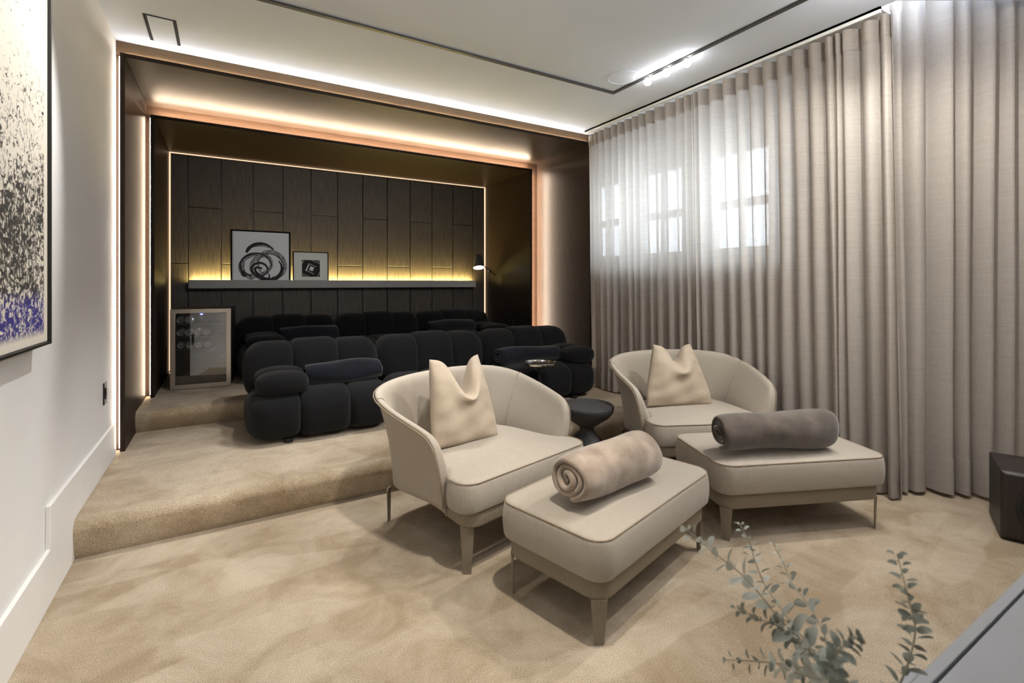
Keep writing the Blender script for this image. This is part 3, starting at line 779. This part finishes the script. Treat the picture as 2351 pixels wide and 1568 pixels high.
def build_armchair(label, loc_, rz):
    t = thing('armchair', label, 'armchair', loc_, rz, 'matching low armchairs')
    us = [0, .02, .04, .06, .08, .105, .13, .15, .17, .195, .22, .3, .36, .42, .48, .54, .6, .65, .7, .75, .8, .84, .88, .92, .96, 1.0]
    half = []
    for u in us:
        r = spline(RIM, u); b = spline(BOT, u)
        out = Vector((r.x-b.x, r.y-b.y, 0))
        # outward direction from the path tangent
        r2 = spline(BOT, min(u+0.02, 1.1)); r1 = spline(BOT, max(u-0.02, 0.0))
        tg = (r2-r1); tg.z = 0; tg.normalize(); nrm = Vector((-tg.y, tg.x, 0))
        if nrm.dot(Vector((b.x, b.y-0.30, 0))) < 0: nrm = -nrm
        th = 0.055
        inner_b = Vector((b.x, b.y, 0.21+0.09*min(1.0, u/0.13)))-nrm*0.055
        sec = []
        for s in (0, .12, .3, .5, .68, .82, .93):
            k = s**1.9
            p = Vector((b.x+(r.x-b.x)*k, b.y+(r.y-b.y)*k, b.z+(r.z-b.z)*s)); p += nrm*0.0
            sec.append(p)
        sec.append(r+nrm*0.010+Vector((0, 0, -0.006)))
        sec.append(r+nrm*0.000+Vector((0, 0, 0.004)))
        sec.append(r-nrm*0.022+Vector((0, 0, 0.003)))
        sec.append(r-nrm*0.038+Vector((0, 0, -0.014*min(1.0, u/0.1)-0.002)))
        ri = r-nrm*0.042+Vector((0, 0, -0.03*min(1.0, u/0.1)-0.006))
        for s in (.9, .72, .5, .28, 0):
            k = s**1.6
            p = Vector((inner_b.x+(ri.x-inner_b.x)*k, inner_b.y+(ri.y-inner_b.y)*k, inner_b.z+(ri.z-inner_b.z)*s))
            sec.append(p)
        half.append(sec)
    secs = half+[[Vector((-p.x, p.y, p.z)) for p in s] for s in half[-2::-1]]
    m = len(secs[0]); n = len(secs); vs = [p for s in secs for p in s]; fs = []
    for i in range(n-1):
        for k in range(m-1): fs.append((i*m+k, i*m+k+1, (i+1)*m+k+1, (i+1)*m+k))
        fs.append((i*m+m-1, i*m, (i+1)*m, (i+1)*m+m-1))
    for base in (0, (n-1)*m):
        j = m//2
        lo, hi = 0, m-1
        while hi-lo > 1:
            if hi-lo >= 3: fs.append((base+lo, base+lo+1, base+hi-1, base+hi))
            lo += 1; hi -= 1
    MB().add(vs, fs).build('shell', 'weave_shell', t, subsurf=1)
    # seam lines: along the rim and down the inside
    rim = [s[7] for s in secs]
    MB().tube([p+Vector((0, 0, -0.003)) for p in rim], 0.0028, 6).build('rim_piping', 'seam', t)
    for sgn in (-1, 1):
        sec = half[15]; pts = [Vector((sgn*p.x, p.y, p.z)) for p in sec[8:]]
        MB().tube(catmull(pts, 4), 0.0018, 6).build('back_seam', 'seam', t)
    # seat: wraps out in front of the arms
    fo = [(-.30, -.055), (.30, -.055)]
    o = []
    for k in range(7):
        a = -PI/2+PI/2*k/6; o.append((.345+.075*math.cos(a), .020+.075*math.sin(a)))
    o += [(.420, .060), (.412, .098), (.372, .125), (.345, .20), (.33, .40), (.29, .55), (.18, .62), (0, .635)]
    full = o+[(-x, y) for x, y in o[::-1][1:]]
    cushion(full, .270, .405, .026, crown=0.022, bulge=0.008, rb=.012).build('seat', 'weave', t, subsurf=1)
    pip = [(x, y, .399) for x, y in o[:9]]
    pip = [(-x, y, z) for x, y, z in pip[::-1]]+[(-.2, -.055, .399), (0, -.055, .399), (.2, -.055, .399)]+pip
    MB().tube([Vector(p)+Vector((-0.004*(1 if p[0] > 0.3 else -1 if p[0] < -0.3 else 0), 0.004, 0)) for p in pip], 0.0024, 6).build('seat_piping', 'seam', t)
    base = []
    for k in range(7):
        a = -PI/2+PI/2*k/6; base.append((.325+.07*math.cos(a), .025+.07*math.sin(a)))
    base += [(.385, .13), (.372, .17), (.365, .40), (.355, .57)]
    for k in range(5):
        a = PI/2*k/4; base.append((.265+.085*math.cos(a), .580+.085*math.sin(a)))
    fb = base+[(-x, y) for x, y in base[::-1]]
    cushion(fb, .205, .276, .006, rb=.010).build('base', 'taupe', t)
    legs(t, .375, .0, .655, .208, zr=.168)
    return t
def leg_mesh(r, w0, w1, z1, foot):
    """a tapered blade curved round a corner; corner centre at the origin, facing (-x,-y)"""
    vs = []; fs = []; n = 6; rows = 5
    for j in range(rows+1):
        f = j/rows; z = z1*(1-f); half = (w0+(w1-w0)*f)/2; 
        for side in (0, 1):
            for k in range(n+1):
                a = PI*1.25+(k/n-0.5)*2*half/r
                rr = r-(0.007 if side else 0)
                vs.append((rr*math.cos(a)-foot*f, rr*math.sin(a)-foot*f, z))
    m = 2*(n+1)
    for j in range(rows):
        for k in range(m-1):
            if k == n: continue
            fs.append((j*m+k, j*m+k+1, (j+1)*m+k+1, (j+1)*m+k))
        fs.append((j*m, (j+1)*m, (j+1)*m+n+1, j*m+n+1)); fs.append((j*m+n, j*m+2*n+1, (j+1)*m+2*n+1, (j+1)*m+n))
    for j in (0, rows):
        for k in range(n): fs.append((j*m+k, j*m+k+1, j*m+n+1+k+1, j*m+n+1+k))
    return vs, fs
def legs(t, hx, y0, y1, z1, w0=0.066, w1=0.036, zr=None):
    r = 0.07
    for sx, sy in ((1, 1), (-1, 1), (1, -1), (-1, -1)):
        vs, fs = leg_mesh(r, w0, w1, z1 if sy > 0 or zr is None else zr, -0.004)
        cx = -(hx-r+0.022) if sx > 0 else hx-r+0.022
        cy = (y0+r-0.026) if sy > 0 else (y1-r+0.026)
        v2 = [(cx+sx*x, cy+sy*y, z) for x, y, z in vs]
        MB().add(v2, fs).build('leg', 'taupe', t, bevel=0.001)

build_armchair('sand coloured curved armchair nearest the black sofas, twin peaked pillow on its seat', (1.252, 1.963, 0), 0.236)
build_armchair('sand coloured curved armchair in front of the curtains, past the black stool', (2.585, 1.900, 0), -0.44)

# ------------------------------------------------------------------ ottomans
def build_ottoman(label, loc_, rz):
    t = thing('ottoman', label, 'ottoman', loc_, rz, 'matching ottomans')
    cushion(rrect(.460, .255, .075, 7), .231, .380, .026, crown=0.014, bulge=0.008, rb=.014).build('cushion', 'weave', t, subsurf=1)
    o = rrect(.460-.006, .255-.006, .072, 7)
    MB().tube([(x, y, .3735) for x, y in o], 0.0026, 6, closed=True).build('piping', 'seam', t)
    cushion(rrect(.436, .234, .072, 7), .156, .236, .006, rb=.010).build('base', 'taupe', t)
    legs(t, .415, -.208, .208, .159, 0.062, 0.036)
    return t
build_ottoman('sand coloured ottoman with a pale taupe rolled throw, beside the leafy branches', (1.452, 1.585, 0), 0.262)
build_ottoman('sand coloured ottoman with a dark grey brown rolled throw, near the curtain', (2.548, 1.518, 0), -0.392)

# ------------------------------------------------------------------ scatter pillows pressed to two peaks
def pillow(label, loc_, rz, w, h, lean, chop, skew, seed, taper=0.20):
    N = 30; vs = []; fs = []
    rnd = random.Random(seed)
    ph = [rnd.uniform(0, 6) for _ in range(6)]
    def P(u, v, side):
        e = (max(0.0, 1-u*u)**0.42)*(max(0.0, 1-v*v)**0.42)
        th = 0.075*e
        ear = math.exp(-abs((u-skew)/0.36)**2.0)
        up = max(0.0, (v+0.15)/1.15)
        x = u*w/2*(1-0.05*(1-v*v))*(1-taper*max(0.0, (v+0.6)/1.6)**1.2)
        z = (v+1)/2*h*(1-0.03*(1-u*u)) - chop*ear*up**1.7
        y = side*th
        # cloth pushed forward below the notch, pulled creases round it
        fold = math.exp(-((u-skew)/0.5)**2)*math.exp(-((v-0.30)/0.28)**2)
        y -= 0.040*fold*(1 if side < 0 else 0.2)
        dent = math.exp(-((u-skew)/0.22)**2)*max(0.0, v-0.35)
        if side < 0: y += 0.07*dent
        y += side*0.006*math.sin(7*u+3*v+ph[0])*e+side*0.004*math.sin(11*v-5*u+ph[1])*e
        cr = math.sin(16*(v+0.55)+4*abs(u)+ph[2])*math.exp(-((abs(u)-0.85)/0.22)**2)*0.005*e
        y += side*cr
        y += lean*z + 0.0
        return (x, y, z)
    idx = {}
    for s in (-1, 1):
        for i in range(N+1):
            for j in range(N+1):
                if s == 1 and (i in (0, N) or j in (0, N)): idx[(s, i, j)] = idx[(-1, i, j)]; continue
                u = math.sin(PI/2*(2*i/N-1)); v = math.sin(PI/2*(2*j/N-1))
                idx[(s, i, j)] = len(vs); vs.append(P(u, v, s))
        for i in range(N):
            for j in range(N):
                q = (idx[(s, i, j)], idx[(s, i+1, j)], idx[(s, i+1, j+1)], idx[(s, i, j+1)])
                fs.append(q if s == -1 else q[::-1])
    t = MB().add(vs, fs).build('throw_pillow', 'weave_pillow', None, subsurf=1)
    t.location = loc_; t.rotation_euler = (0, 0, rz)
    tag(t, label, 'pillow')
    # zip seam along both sides
    edge = [vs[idx[(-1, 0, j)]] for j in range(N+1)]
    return t
pillow('sand pillow pressed to two peaks, on the armchair by the black sofas', (1.085, 2.285, .418), 0.12, 0.40, 0.43, 0.30, 0.20, 0.10, 1, 0.24)
pillow('sand pillow pressed to two peaks, on the armchair in front of curtains', (2.655, 2.235, .418), -0.40, 0.47, 0.40, 0.30, 0.11, 0.05, 2, 0.42)

# ------------------------------------------------------------------ rolled throws
def roll(name, label, cat, mat, centre, ang, length, r, turns, seed, squash=0.9, wob=0.004, flap=False, tag_grp=None):
    rnd = random.Random(seed); ph = [rnd.uniform(0, 6.28) for _ in range(8)]
    nt = int(turns*22); nl = 18; r0 = r*0.16; vs = []; fs = []
    step = (r-r0)/turns
    for i in range(nt+1):
        th = 2*PI*turns*i/nt
        rad = r0+(r-r0)*i/nt
        for j in range(nl+1):
            s = 2*j/nl-1
            x = length/2*s*(1-0.02*math.sin(th*0.5+ph[0]))+0.010*math.sin(th*0.8+ph[1])*abs(s)
            e = rad*(1-0.10*abs(s)**7)
            e += wob*math.sin(3*th+2.3*s+ph[2])*(i/nt)+wob*1.2*math.sin(2*th-4*s+ph[3])*(i/nt)+0.006*math.sin(2.2*s+ph[4])*(i/nt)
            a = th+ph[5]*0.0-PI*0.5
            y = e*math.cos(a); z = e*math.sin(a)*squash
            vs.append((x, y, z))
    w = nl+1
    for i in range(nt):
        for j in range(nl): fs.append((i*w+j, i*w+j+1, (i+1)*w+j+1, (i+1)*w+j))
    zmin = min(v[2] for v in vs)-step*0.40
    vs = [(x, y, z-zmin) for x, y, z in vs]
    o = MB().add(vs, fs).build(name, mat, None, recalc=False)
    md = o.modifiers.new('solid', 'SOLIDIFY'); md.thickness = step*0.80; md.offset = 0
    md = o.modifiers.new('subsurf', 'SUBSURF'); md.levels = 1; md.render_levels = 1
    o.location = centre; o.rotation_euler = (0, 0, ang)
    tag(o, label, cat, tag_grp)
    if flap:
        mb = MB().puff((0.02, r*0.55, step*0.45), length*0.92, r*1.0, step*0.9, n=5, seg=6)
        mb.build('loose_flap', mat, o)
    return o
roll('rolled_throw', 'pale taupe plush throw rolled up, spiral end showing, on the ottoman by the branches', 'throw', 'plush_taupe', (1.362, 1.520, .390), 0.175, 0.50, 0.102, 2.97, 4, flap=False)
roll('rolled_throw', 'dark grey brown plush throw rolled up on the ottoman by the curtain', 'throw', 'plush_brown', (2.425, 1.450, .390), -0.375, 0.62, 0.098, 2.97, 9, 0.90)

# ------------------------------------------------------------------ sofas
def build_sofa(label, x0, x1, yf, yb, zb, hs, ht, arm_h, seed):
    t = thing('sofa', label, 'sofa', ((x0+x1)/2, (yf+yb)/2, zb))
    L = x1-x0; mw = L/3.0; cw = mw/3.0
    rnd = random.Random(seed)
    cx0 = -L/2; yF = -(yb-yf)/2; yB = -yF
    bd = 0.34
    for k in range(3):
        ms, bk = MB(), MB()
        for i in range(3):
            cx = cx0+mw*k+cw*(i+0.5)
            tz = 0.012 if i == 1 else 0.0
            ww = cw*1.035
            ex = 0.03 if (k == 0 and i == 0) else (0.0)
            ms.puff((cx, yF+(yb-yf-bd*0.55)/2, hs/2+0.012), ww, (yb-yf)-bd*0.55+0.02*rnd.random(), hs+tz, n=3.1, seg=14, al=2.7 if i == 0 else 8, ar=2.7 if i == 2 else 8)
            zc = hs*0.62; hh = ht-zc+tz
            def lean(q, y0=yB-bd/2, z0=zc):
                q[1] += 0.10*(q[2]-z0)-0.02; return q
            bk.puff((cx, yB-bd/2, zc+hh/2), ww, bd, hh, n=3.0, seg=14, fn=lean, al=2.7 if i == 0 else 8, ar=2.7 if i == 2 else 8)
        ms.build('seat_cushion', 'sofa', t, angle=180)
        bk.build('backrest', 'sofa', t, angle=180)
    for sx in (-1, 1):
        am = MB(); aw = 0.33
        ax = sx*(L/2-aw/2+0.005)+(0.06 if sx < 0 else 0)
        dl = (yb-yf-bd)*0.94
        for q in range(2):
            am.puff((ax, yF+0.05+dl*(q+0.5)/2, hs-0.02+arm_h/2), aw, dl/2*1.12, arm_h, n=2.7, seg=12)
        am.build('armrest', 'sofa', t, angle=180)
    for fx in (-L/2+0.25, -L/6, L/6, L/2-0.25):
        for fy in (yF+0.09, yB-0.12):
            MB().lathe([(0.03, 0), (0.03, 0.03)], 16, (fx, fy, 0)).build('foot', 'black', t)
    return t
build_sofa('black boucle tufted sofa on the lower carpeted step, closest to the armchairs', 0.115, 3.035, 3.47, 4.255, P1, .325, .625, .165, 1)
build_sofa('black boucle tufted sofa on the upper carpeted step against the panelled wall', 0.105, 2.93, 4.89, 5.79, P2, .330, .575, .125, 2)
gN = 'dark rolled throws on the black sofas'
roll('rolled_throw', 'navy plush throw rolled up on the lower sofa, at the end near the cooler', 'throw', 'navy', (0.765, 3.735, P1+.322), 0.02, 0.54, 0.082, 2.97, 21, 0.95, tag_grp=gN)
roll('rolled_throw', 'navy plush throw rolled up on the lower sofa, behind the little round drinks table', 'throw', 'navy', (2.42, 3.775, P1+.322), -0.06, 0.64, 0.078, 2.97, 23, 0.95, tag_grp=gN)
roll('rolled_throw', 'navy plush throw rolled up on the upper sofa, at the end near the cooler', 'throw', 'navy', (0.72, 5.18, P2+.330), 0.02, 0.52, 0.080, 2.97, 25, 0.95, tag_grp=gN)
roll('rolled_throw', 'charcoal plush throw rolled up on the upper sofa, at the end near the reading lamp', 'throw', 'charcoal_plush', (2.28, 5.22, P2+.330), 0.0, 0.56, 0.078, 2.97, 27, 0.95, tag_grp=gN)

# ------------------------------------------------------------------ small tables
s = thing('stool_table', 'black hourglass side table between the two armchairs', 'side table', (2.10, 2.545, 0))
MB().lathe([(0.104, 0), (0.110, .008), (0.112, .06), (0.110, .155), (0.100, .195), (0.072, .228), (0.052, .246), (0.046, .262), (0.050, .280), (0.085, .306)], 56).build('pedestal', 'matte_black', s)
MB().lathe([(0.050, .280), (0.095, .312), (0.150, .350), (0.172, .378), (0.180, .400), (0.181, .417), (0.175, .427), (0.162, .4298), (0.05, .4300)], 64).build('table_top', 'matte_black', s)
def drink_table(label, loc_, h):
    t = thing('drinks_table', label, 'drinks table', loc_, 0, 'slim round drinks tables')
    MB().lathe([(0.12, 0), (0.12, .008), (0.115, .012), (0.03, .014)], 40).build('foot_plate', 'black', t)
    MB().lathe([(0.009, .012), (0.009, h-0.012)], 16).build('pole', 'black', t)
    MB().lathe([(0.02, h-.014), (0.125, h-.013), (0.135, h-.008), (0.139, h+.006), (0.137, h+.009), (0.133, h+.006), (0.128, h-.002), (0.02, h-.003)], 56).build('tray_top', 'chrome', t)
    return t
drink_table('slim drinks table with chrome tray top in front of the lower sofa', (2.265, 3.36, P1), .395)
drink_table('slim drinks table in front of the upper sofa, only its chrome tray top showing', (2.15, 4.72, P2), .385)

# ------------------------------------------------------------------ reading floor lamp
l = thing('floor_lamp', 'black floor lamp with lit cone shade, standing behind the end of upper sofa', 'floor lamp', (2.985, 5.62, P2))
MB().lathe([(0.09, 0), (0.09, .012), (0.085, .018), (0.01, .02)], 40).build('lamp_base', 'black', l)
jz = 1.410-P2
MB().lathe([(0.008, .015), (0.008, jz)], 14).build('pole', 'black', l)
MB().tube([(-0.155, -0.03, jz+.105), (0.0, -0.012, jz), (0.105, 0.0, jz-.065)], 0.0065, 10).build('arm', 'black', l)
MB().lathe([(0.004, -.02), (0.015, -.016), (0.018, 0), (0.015, .016), (0.004, .02)], 16, (0, -0.012, jz)).build('joint', 'black', l)
ax = Vector((-0.10, -0.36, -1)).normalized()
def cone_at(prof, base):
    q = Vector((0, 0, -1)).rotation_difference(ax).to_matrix()
    mb = MB().lathe(prof, 40)
    mb.v = [tuple(q @ Vector(p)+Vector(base)) for p in mb.v]; return mb
hb = (-0.185, -0.05, jz+.195)
sh = cone_at([(0.001, .004), (0.030, .003), (0.040, -.004), (0.044, -.02), (0.074, -.178), (0.072, -.178), (0.041, -.02), (0.001, -.012)], hb).build('lamp_shade', 'matte_black', l)
cone_at([(0.070, -.166), (0.070, -.170), (0.001, -.171)], hb).build('diffuser', 'lamp_face', l)

# ------------------------------------------------------------------ drinks cooler
k = thing('beverage_cooler', 'black beverage cooler with steel framed glass door, standing beside the upper sofa', 'drinks cooler', (-0.405, 5.022, P2), math.radians(-5.6))
cw_, ch_, cd_ = 0.450, 0.695, 0.44
mb = MB()
mb.box(0, 0.02, 0.03, cd_, 0.012, ch_).box(cw_-0.02, cw_, 0.03, cd_, 0.012, ch_).box(0.02, cw_-0.02, 0.03, cd_, ch_-0.02, ch_).box(0.02, cw_-0.02, 0.03, cd_, 0.012, 0.10).box(0.02, cw_-0.02, cd_-0.02, cd_, 0.10, ch_-0.02)
mb.build('cabinet', 'cooler_body', k, bevel=0.004, smooth=False)
MB().box(0.30, 0.44, 0.02, 0.10, ch_, ch_+0.012).build('hinge_cover', 'cooler_body', k, bevel=0.002, smooth=False)
for fx in (0.04, cw_-0.04):
    for fy in (0.07, cd_-0.05): MB().lathe([(0.015, 0), (0.015, .012)], 14, (fx, fy, 0)).build('foot', 'black', k)
db, dt, dw = 0.004, ch_-0.004, 0.035
fr = MB()
def mitre(pts):
    vs = [(x, 0.0, z) for x, z in pts]+[(x, 0.028, z) for x, z in pts]
    fr.add(vs, [(0, 1, 2, 3), (7, 6, 5, 4), (0, 4, 5, 1), (1, 5, 6, 2), (2, 6, 7, 3), (3, 7, 4, 0)])
mitre([(0, db), (dw, db+dw), (dw, dt-dw), (0, dt)]); mitre([(cw_, db), (cw_, dt), (cw_-dw, dt-dw), (cw_-dw, db+dw)])
mitre([(0, db), (cw_, db), (cw_-dw, db+dw), (dw, db+dw)]); mitre([(0, dt), (dw, dt-dw), (cw_-dw, dt-dw), (cw_, dt)])
door = fr.build('door', 'steel', k, bevel=0.0012, smooth=False)
MB().box(dw-0.002, cw_-dw+0.002, 0.012, 0.018, db+dw-0.002, dt-dw+0.002).build('door_glass', 'cooler_glass', door, smooth=False)
for z in (0.335, 0.445, 0.558):
    sm = MB()
    for q in range(12): sm.tube([(0.03+0.035*q, 0.05, z), (0.03+0.035*q, cd_-0.03, z)], 0.0015, 6)
    sm.tube([(0.022, 0.05, z), (cw_-0.022, 0.05, z)], 0.0025, 6)
    sm.build('wire_shelf', 'steel', k)
MB().box(dw, cw_-dw, 0.032, 0.05, dt-dw-0.022, dt-dw).build('control_panel', 'cooler_in', k, smooth=False)
MB().box(0.212, 0.236, 0.0305, 0.032, dt-dw-0.018, dt-dw-0.006).build('display', 'display', k, smooth=False)
def text_mesh(txt, size):
    cu = bpy.data.curves.new('lettering', 'FONT'); cu.body = txt; cu.size = size; cu.align_x = 'LEFT'; cu.extrude = 0.0002
    o = bpy.data.objects.new('lettering', cu); C.objects.link(o)
    dg = bpy.context.evaluated_depsgraph_get(); dg.update()
    me = bpy.data.meshes.new_from_object(o.evaluated_get(dg)); bpy.data.objects.remove(o); return me
for txt, x, z, size, mat in (('FRIGIDAIRE', 0.070, dt-dw-0.0125, 0.0095, 'silver_print'), ('GALLERY', 0.076, dt-dw-0.020, 0.0060, 'silver_print'), ('38', 0.2165, dt-dw-0.0165, 0.0125, 'display_digit')):
    me = text_mesh(txt, size); me.materials.append(M[mat])
    o = bpy.data.objects.new('display_digits' if txt == '38' else 'lettering', me); C.objects.link(o); o.parent = k
    o.location = (x, 0.0300, z); o.rotation_euler = (PI/2, 0, 0)
cord = catmull([(0.02, cd_-0.01, 0.12), (-0.035, 0.36, 0.14), (-0.062, 0.22, 0.10), (-0.075, 0.14, 0.02), (-0.060, 0.17, 0.012), (-0.068, 0.20, 0.2), (-0.068, 0.24, 0.34)], 8)
MB().tube(cord, 0.0035, 8).build('power_cord', 'black', k)
ca, sa = math.cos(math.radians(-5.6)), math.sin(math.radians(-5.6))
def in_cooler(x, y, z): return (-0.405+x*ca-y*sa, 5.022+x*sa+y*ca, P2+z)
can = thing('drink_can', '', 'can', (0, 0, 0), 0, 'cans lying in the cooler')
prof_c = [(0.0245, -.0545), (0.0252, -.0575), (0.0268, -.0580), (0.0285, -.0555), (0.0325, -.047), (0.033, -.044), (0.033, .046), (0.029, .055), (0.022, .058)]
mb = MB().lathe(prof_c, 28); mb.v = [(x, z, y) for x, y, z in mb.v]; mb.build('can_body', 'alum', can)
mb = MB().lathe([(0.0244, .0), (0.0240, .0015), (0.0170, .0005), (0.0165, .0012), (0.008, .0010)], 24); mb.v = [(x, -z-0.0535, y) for x, y, z in mb.v]; mb.build('can_end', 'alum', can)
rows = ((0.5625, (0.062, 0.126), 'top'), (0.4495, (0.062, 0.126, 0.194, 0.260), 'middle'), (0.3395, (0.068, 0.132, 0.198, 0.264), 'lowest'))
names = ('first', 'second', 'third', 'fourth')
first = True
for z, xs, rn in rows:
    for i, x in enumerate(xs):
        lab = 'silver can lying on the %s cooler shelf, %s from the cord side' % (rn, names[i])
        p = in_cooler(x, 0.125, z+0.0335)
        if first: can.location = p; can.rotation_euler = (0, 0, math.radians(-5.6)); can['label'] = lab; first = False
        else: dup(can, p, math.radians(-5.6), lab)
lamp('POINT', in_cooler(0.22, 0.075, dt-dw-0.045), 0.4, (0.85, 0.9, 1.0), 0.015)

# ------------------------------------------------------------------ subwoofer by the curtain
sb = thing('subwoofer', 'black brown subwoofer with sloped front edges on the carpet in front of the curtain', 'speaker', (3.305, 0.640, 0.006), 0.377)
hw, hh, dp_ = 0.175, 0.332, 0.335
bev = 0.014
def ring(x, ins): return [(x, -hw+ins, ins), (x, hw-ins, ins), (x, hw-ins, hh-ins), (x, -hw+ins, hh-ins)]
R_ = ring(dp_, 0)+ring(0.014, 0)+ring(0.0, bev)
fs = [(3, 2, 1, 0)]
for a_ in (0, 4):
    for i in range(4): fs.append((a_+i, a_+(i+1) % 4, a_+4+(i+1) % 4, a_+4+i))
fs.append((8, 9, 10, 11))
MB().add(R_, fs).build('cabinet', 'speaker', sb, bevel=0.006, smooth=False)
def disc_x(prof):
    mb = MB().lathe(prof, 48); mb.v = [(-z, x, y+hh/2) for x, y, z in mb.v]; return mb
disc_x([(0.125, 0.0), (0.125, 0.004), (0.118, 0.006)]).build('grille_ring', 'black', sb)
disc_x([(0.118, 0.004), (0.105, 0.007), (0.05, 0.008)]).build('driver_grille', 'speaker_cloth', sb)

# ------------------------------------------------------------------ media console, vase and eucalyptus in the near corner
cz = 0.45
cn = thing('media_console', 'low pale grey media console in the near corner with a dark shadow gap', 'console', (1.5, 0.2, 0))
part(MB().box(0.35, 2.75, -0.06, 0.395, 0.06, cz), 'cabinet', 'console', cn, bevel=0.002, smooth=False)
part(MB().box(0.35, 2.75, 0.395, 0.401, 0.07, cz-0.012), 'shadow_gap', 'console_gap', cn, smooth=False)
for q in range(3):
    x0 = 0.35+0.8*q
    part(MB().box(x0+0.002, x0+0.798, 0.401, 0.423, 0.06, cz), 'door', 'console', cn, bevel=0.002, smooth=False)
part(MB().box(1.135, 1.235, 0.423, 0.437, cz-0.018, cz-0.001), 'pull_tab', 'console', cn, bevel=0.002, smooth=False)
part(MB().box(0.40, 2.70, -0.02, 0.35, 0.0, 0.06), 'plinth', 'black', cn, smooth=False)
v = thing('vase', 'grey ceramic vase of eucalyptus on the media console', 'vase', (0.895, 0.345, cz))
MB().lathe([(0.032, 0), (0.038, .004), (0.042, .03), (0.040, .06), (0.030, .08), (0.029, .09), (0.026, .09), (0.026, .075), (0.034, .05), (0.03, .01)], 40).build('vase_body', 'ceramic', v)

BR = {
 'a': ('long pale eucalyptus branch reaching across the carpet towards the ottoman leg', [(0.706, 0.581, 0.811), (0.741, 0.549, 0.774), (0.771, 0.507, 0.74), (0.8, 0.467, 0.686), (0.827, 0.439, 0.65), (0.851, 0.413, 0.6), (0.879, 0.385, 0.552)], 'leaf_pale', .0132, .0078, 22),
 'b': ('slender pale eucalyptus branch rising highest in front of the far ottoman', [(0.897, 0.607, 0.763), (0.907, 0.589, 0.724), (0.905, 0.579, 0.699), (0.897, 0.549, 0.662), (0.893, 0.505, 0.631), (0.888, 0.449, 0.597), (0.885, 0.381, 0.552)], 'leaf_pale', .009, .005, 17),
 'c': ('sparse blue grey eucalyptus branch over the open carpet between two others', [(1.015, 0.607, 0.688), (1.025, 0.589, 0.649), (1.017, 0.57, 0.625), (1.003, 0.532, 0.61), (0.973, 0.492, 0.602), (0.925, 0.439, 0.582), (0.891, 0.378, 0.552)], 'leaf_pale', .0095, .005, 15),
 'd': ('short dark eucalyptus sprig with crowded leaves under the long pale branch', [(0.746, 0.51, 0.698), (0.778, 0.492, 0.679), (0.8, 0.467, 0.672), (0.827, 0.439, 0.643), (0.854, 0.412, 0.6), (0.888, 0.379, 0.552)], 'leaf_dark', .0085, .005, 18),
 'e': ('level dark eucalyptus sprig lying lowest over the bright carpet', [(0.784, 0.558, 0.562), (0.812, 0.53, 0.568), (0.843, 0.5, 0.572), (0.858, 0.455, 0.586), (0.871, 0.413, 0.578), (0.888, 0.379, 0.549)], 'leaf_dark', .010, .0045, 15),
 'f': ('upright dark eucalyptus branch standing alone beside the grey console', [(0.958, 0.362, 0.8), (0.967, 0.356, 0.758), (0.965, 0.345, 0.715), (0.971, 0.342, 0.679), (0.949, 0.343, 0.637), (0.931, 0.354, 0.588), (0.903, 0.37, 0.545)], 'leaf_dark', .0095, .0055, 24),
 'g': ('bushy eucalyptus sprig of overlapping green leaves close above the vase', [(0.790, 0.345, 0.736), (0.776, 0.353, 0.728), (0.77, 0.368, 0.698), (0.792, 0.379, 0.65), (0.891, 0.378, 0.545)], 'leaf_dark', .0085, .005, 18),
 'h': ('eucalyptus sprig with broad pale leaves at the bottom of the spray', [(0.734, 0.437, 0.660), (0.758, 0.416, 0.648), (0.783, 0.396, 0.642), (0.822, 0.384, 0.617), (0.894, 0.376, 0.545)], 'leaf_pale', .0125, .0075, 12)}
for key, (lab, pts, lm, ll, lw, nl) in BR.items():
    rnd = random.Random(ord(key))
    base = Vector(pts[-1])
    t = thing('eucalyptus_branch', lab, 'branch', base, 0, 'eucalyptus branches in the vase')
    P = [Vector(p)-base for p in pts]+[Vector((0.895-base.x, 0.345-base.y, cz+0.02-base.z))]
    cv = catmull(P, 10); n = len(cv)
    MB().tube(cv, [0.0008+0.0012*i/n for i in range(n)], 6).build('stem', 'stem', t)
    lv = MB()
    for q in range(nl):
        f = (q+0.3)/nl
        i = int(f*(n-12)); p = cv[i]; d = (cv[min(i+1, n-1)]-cv[max(i-1, 0)]).normalized()
        a0 = q*PI/2+rnd.uniform(-.4, .4)
        u = d.cross(Vector((0.3, 0.2, 1))).normalized(); w = d.cross(u)
        sc = (0.55+0.55*min(1, f*2.5))*rnd.uniform(0.85, 1.15)
        for sgn in (0, PI):
            dirv = (u*math.cos(a0+sgn)+w*math.sin(a0+sgn)); dirv = (dirv-d*rnd.uniform(0.1, 0.45)).normalized()
            side = dirv.cross(d+Vector((rnd.uniform(-.3, .3), rnd.uniform(-.3, .3), rnd.uniform(-.3, .3)))).normalized(); side = d.cross(dirv).normalized()*0.8+d*0.5*rnd.uniform(-1, 1); side = (side-dirv*side.dot(dirv)).normalized()
            nr = dirv.cross(side)
            L, Wd = ll*2.1*sc, lw*2.3*sc; vs = []; fs_ = []
            m = 12
            c0 = p+dirv*(0.003+L*0.5)
            ringv = []
            for kk in range(m):
                a_ = 2*PI*kk/m
                rr = 1.0
                ringv.append(c0+dirv*(L*0.5*math.cos(a_))+side*(Wd*0.5*math.sin(a_)*(1-0.15*math.cos(a_)))+nr*(0.0015*math.cos(2*a_)))
            top = c0+nr*0.0012; bot = c0-nr*0.0004
            vs = ringv+[top, bot]
            for kk in range(m):
                fs_.append((kk, (kk+1) % m, m)); fs_.append(((kk+1) % m, kk, m+1))
            lv.add(vs, fs_)
    lv.build('leaves', lm, t, recalc=False)
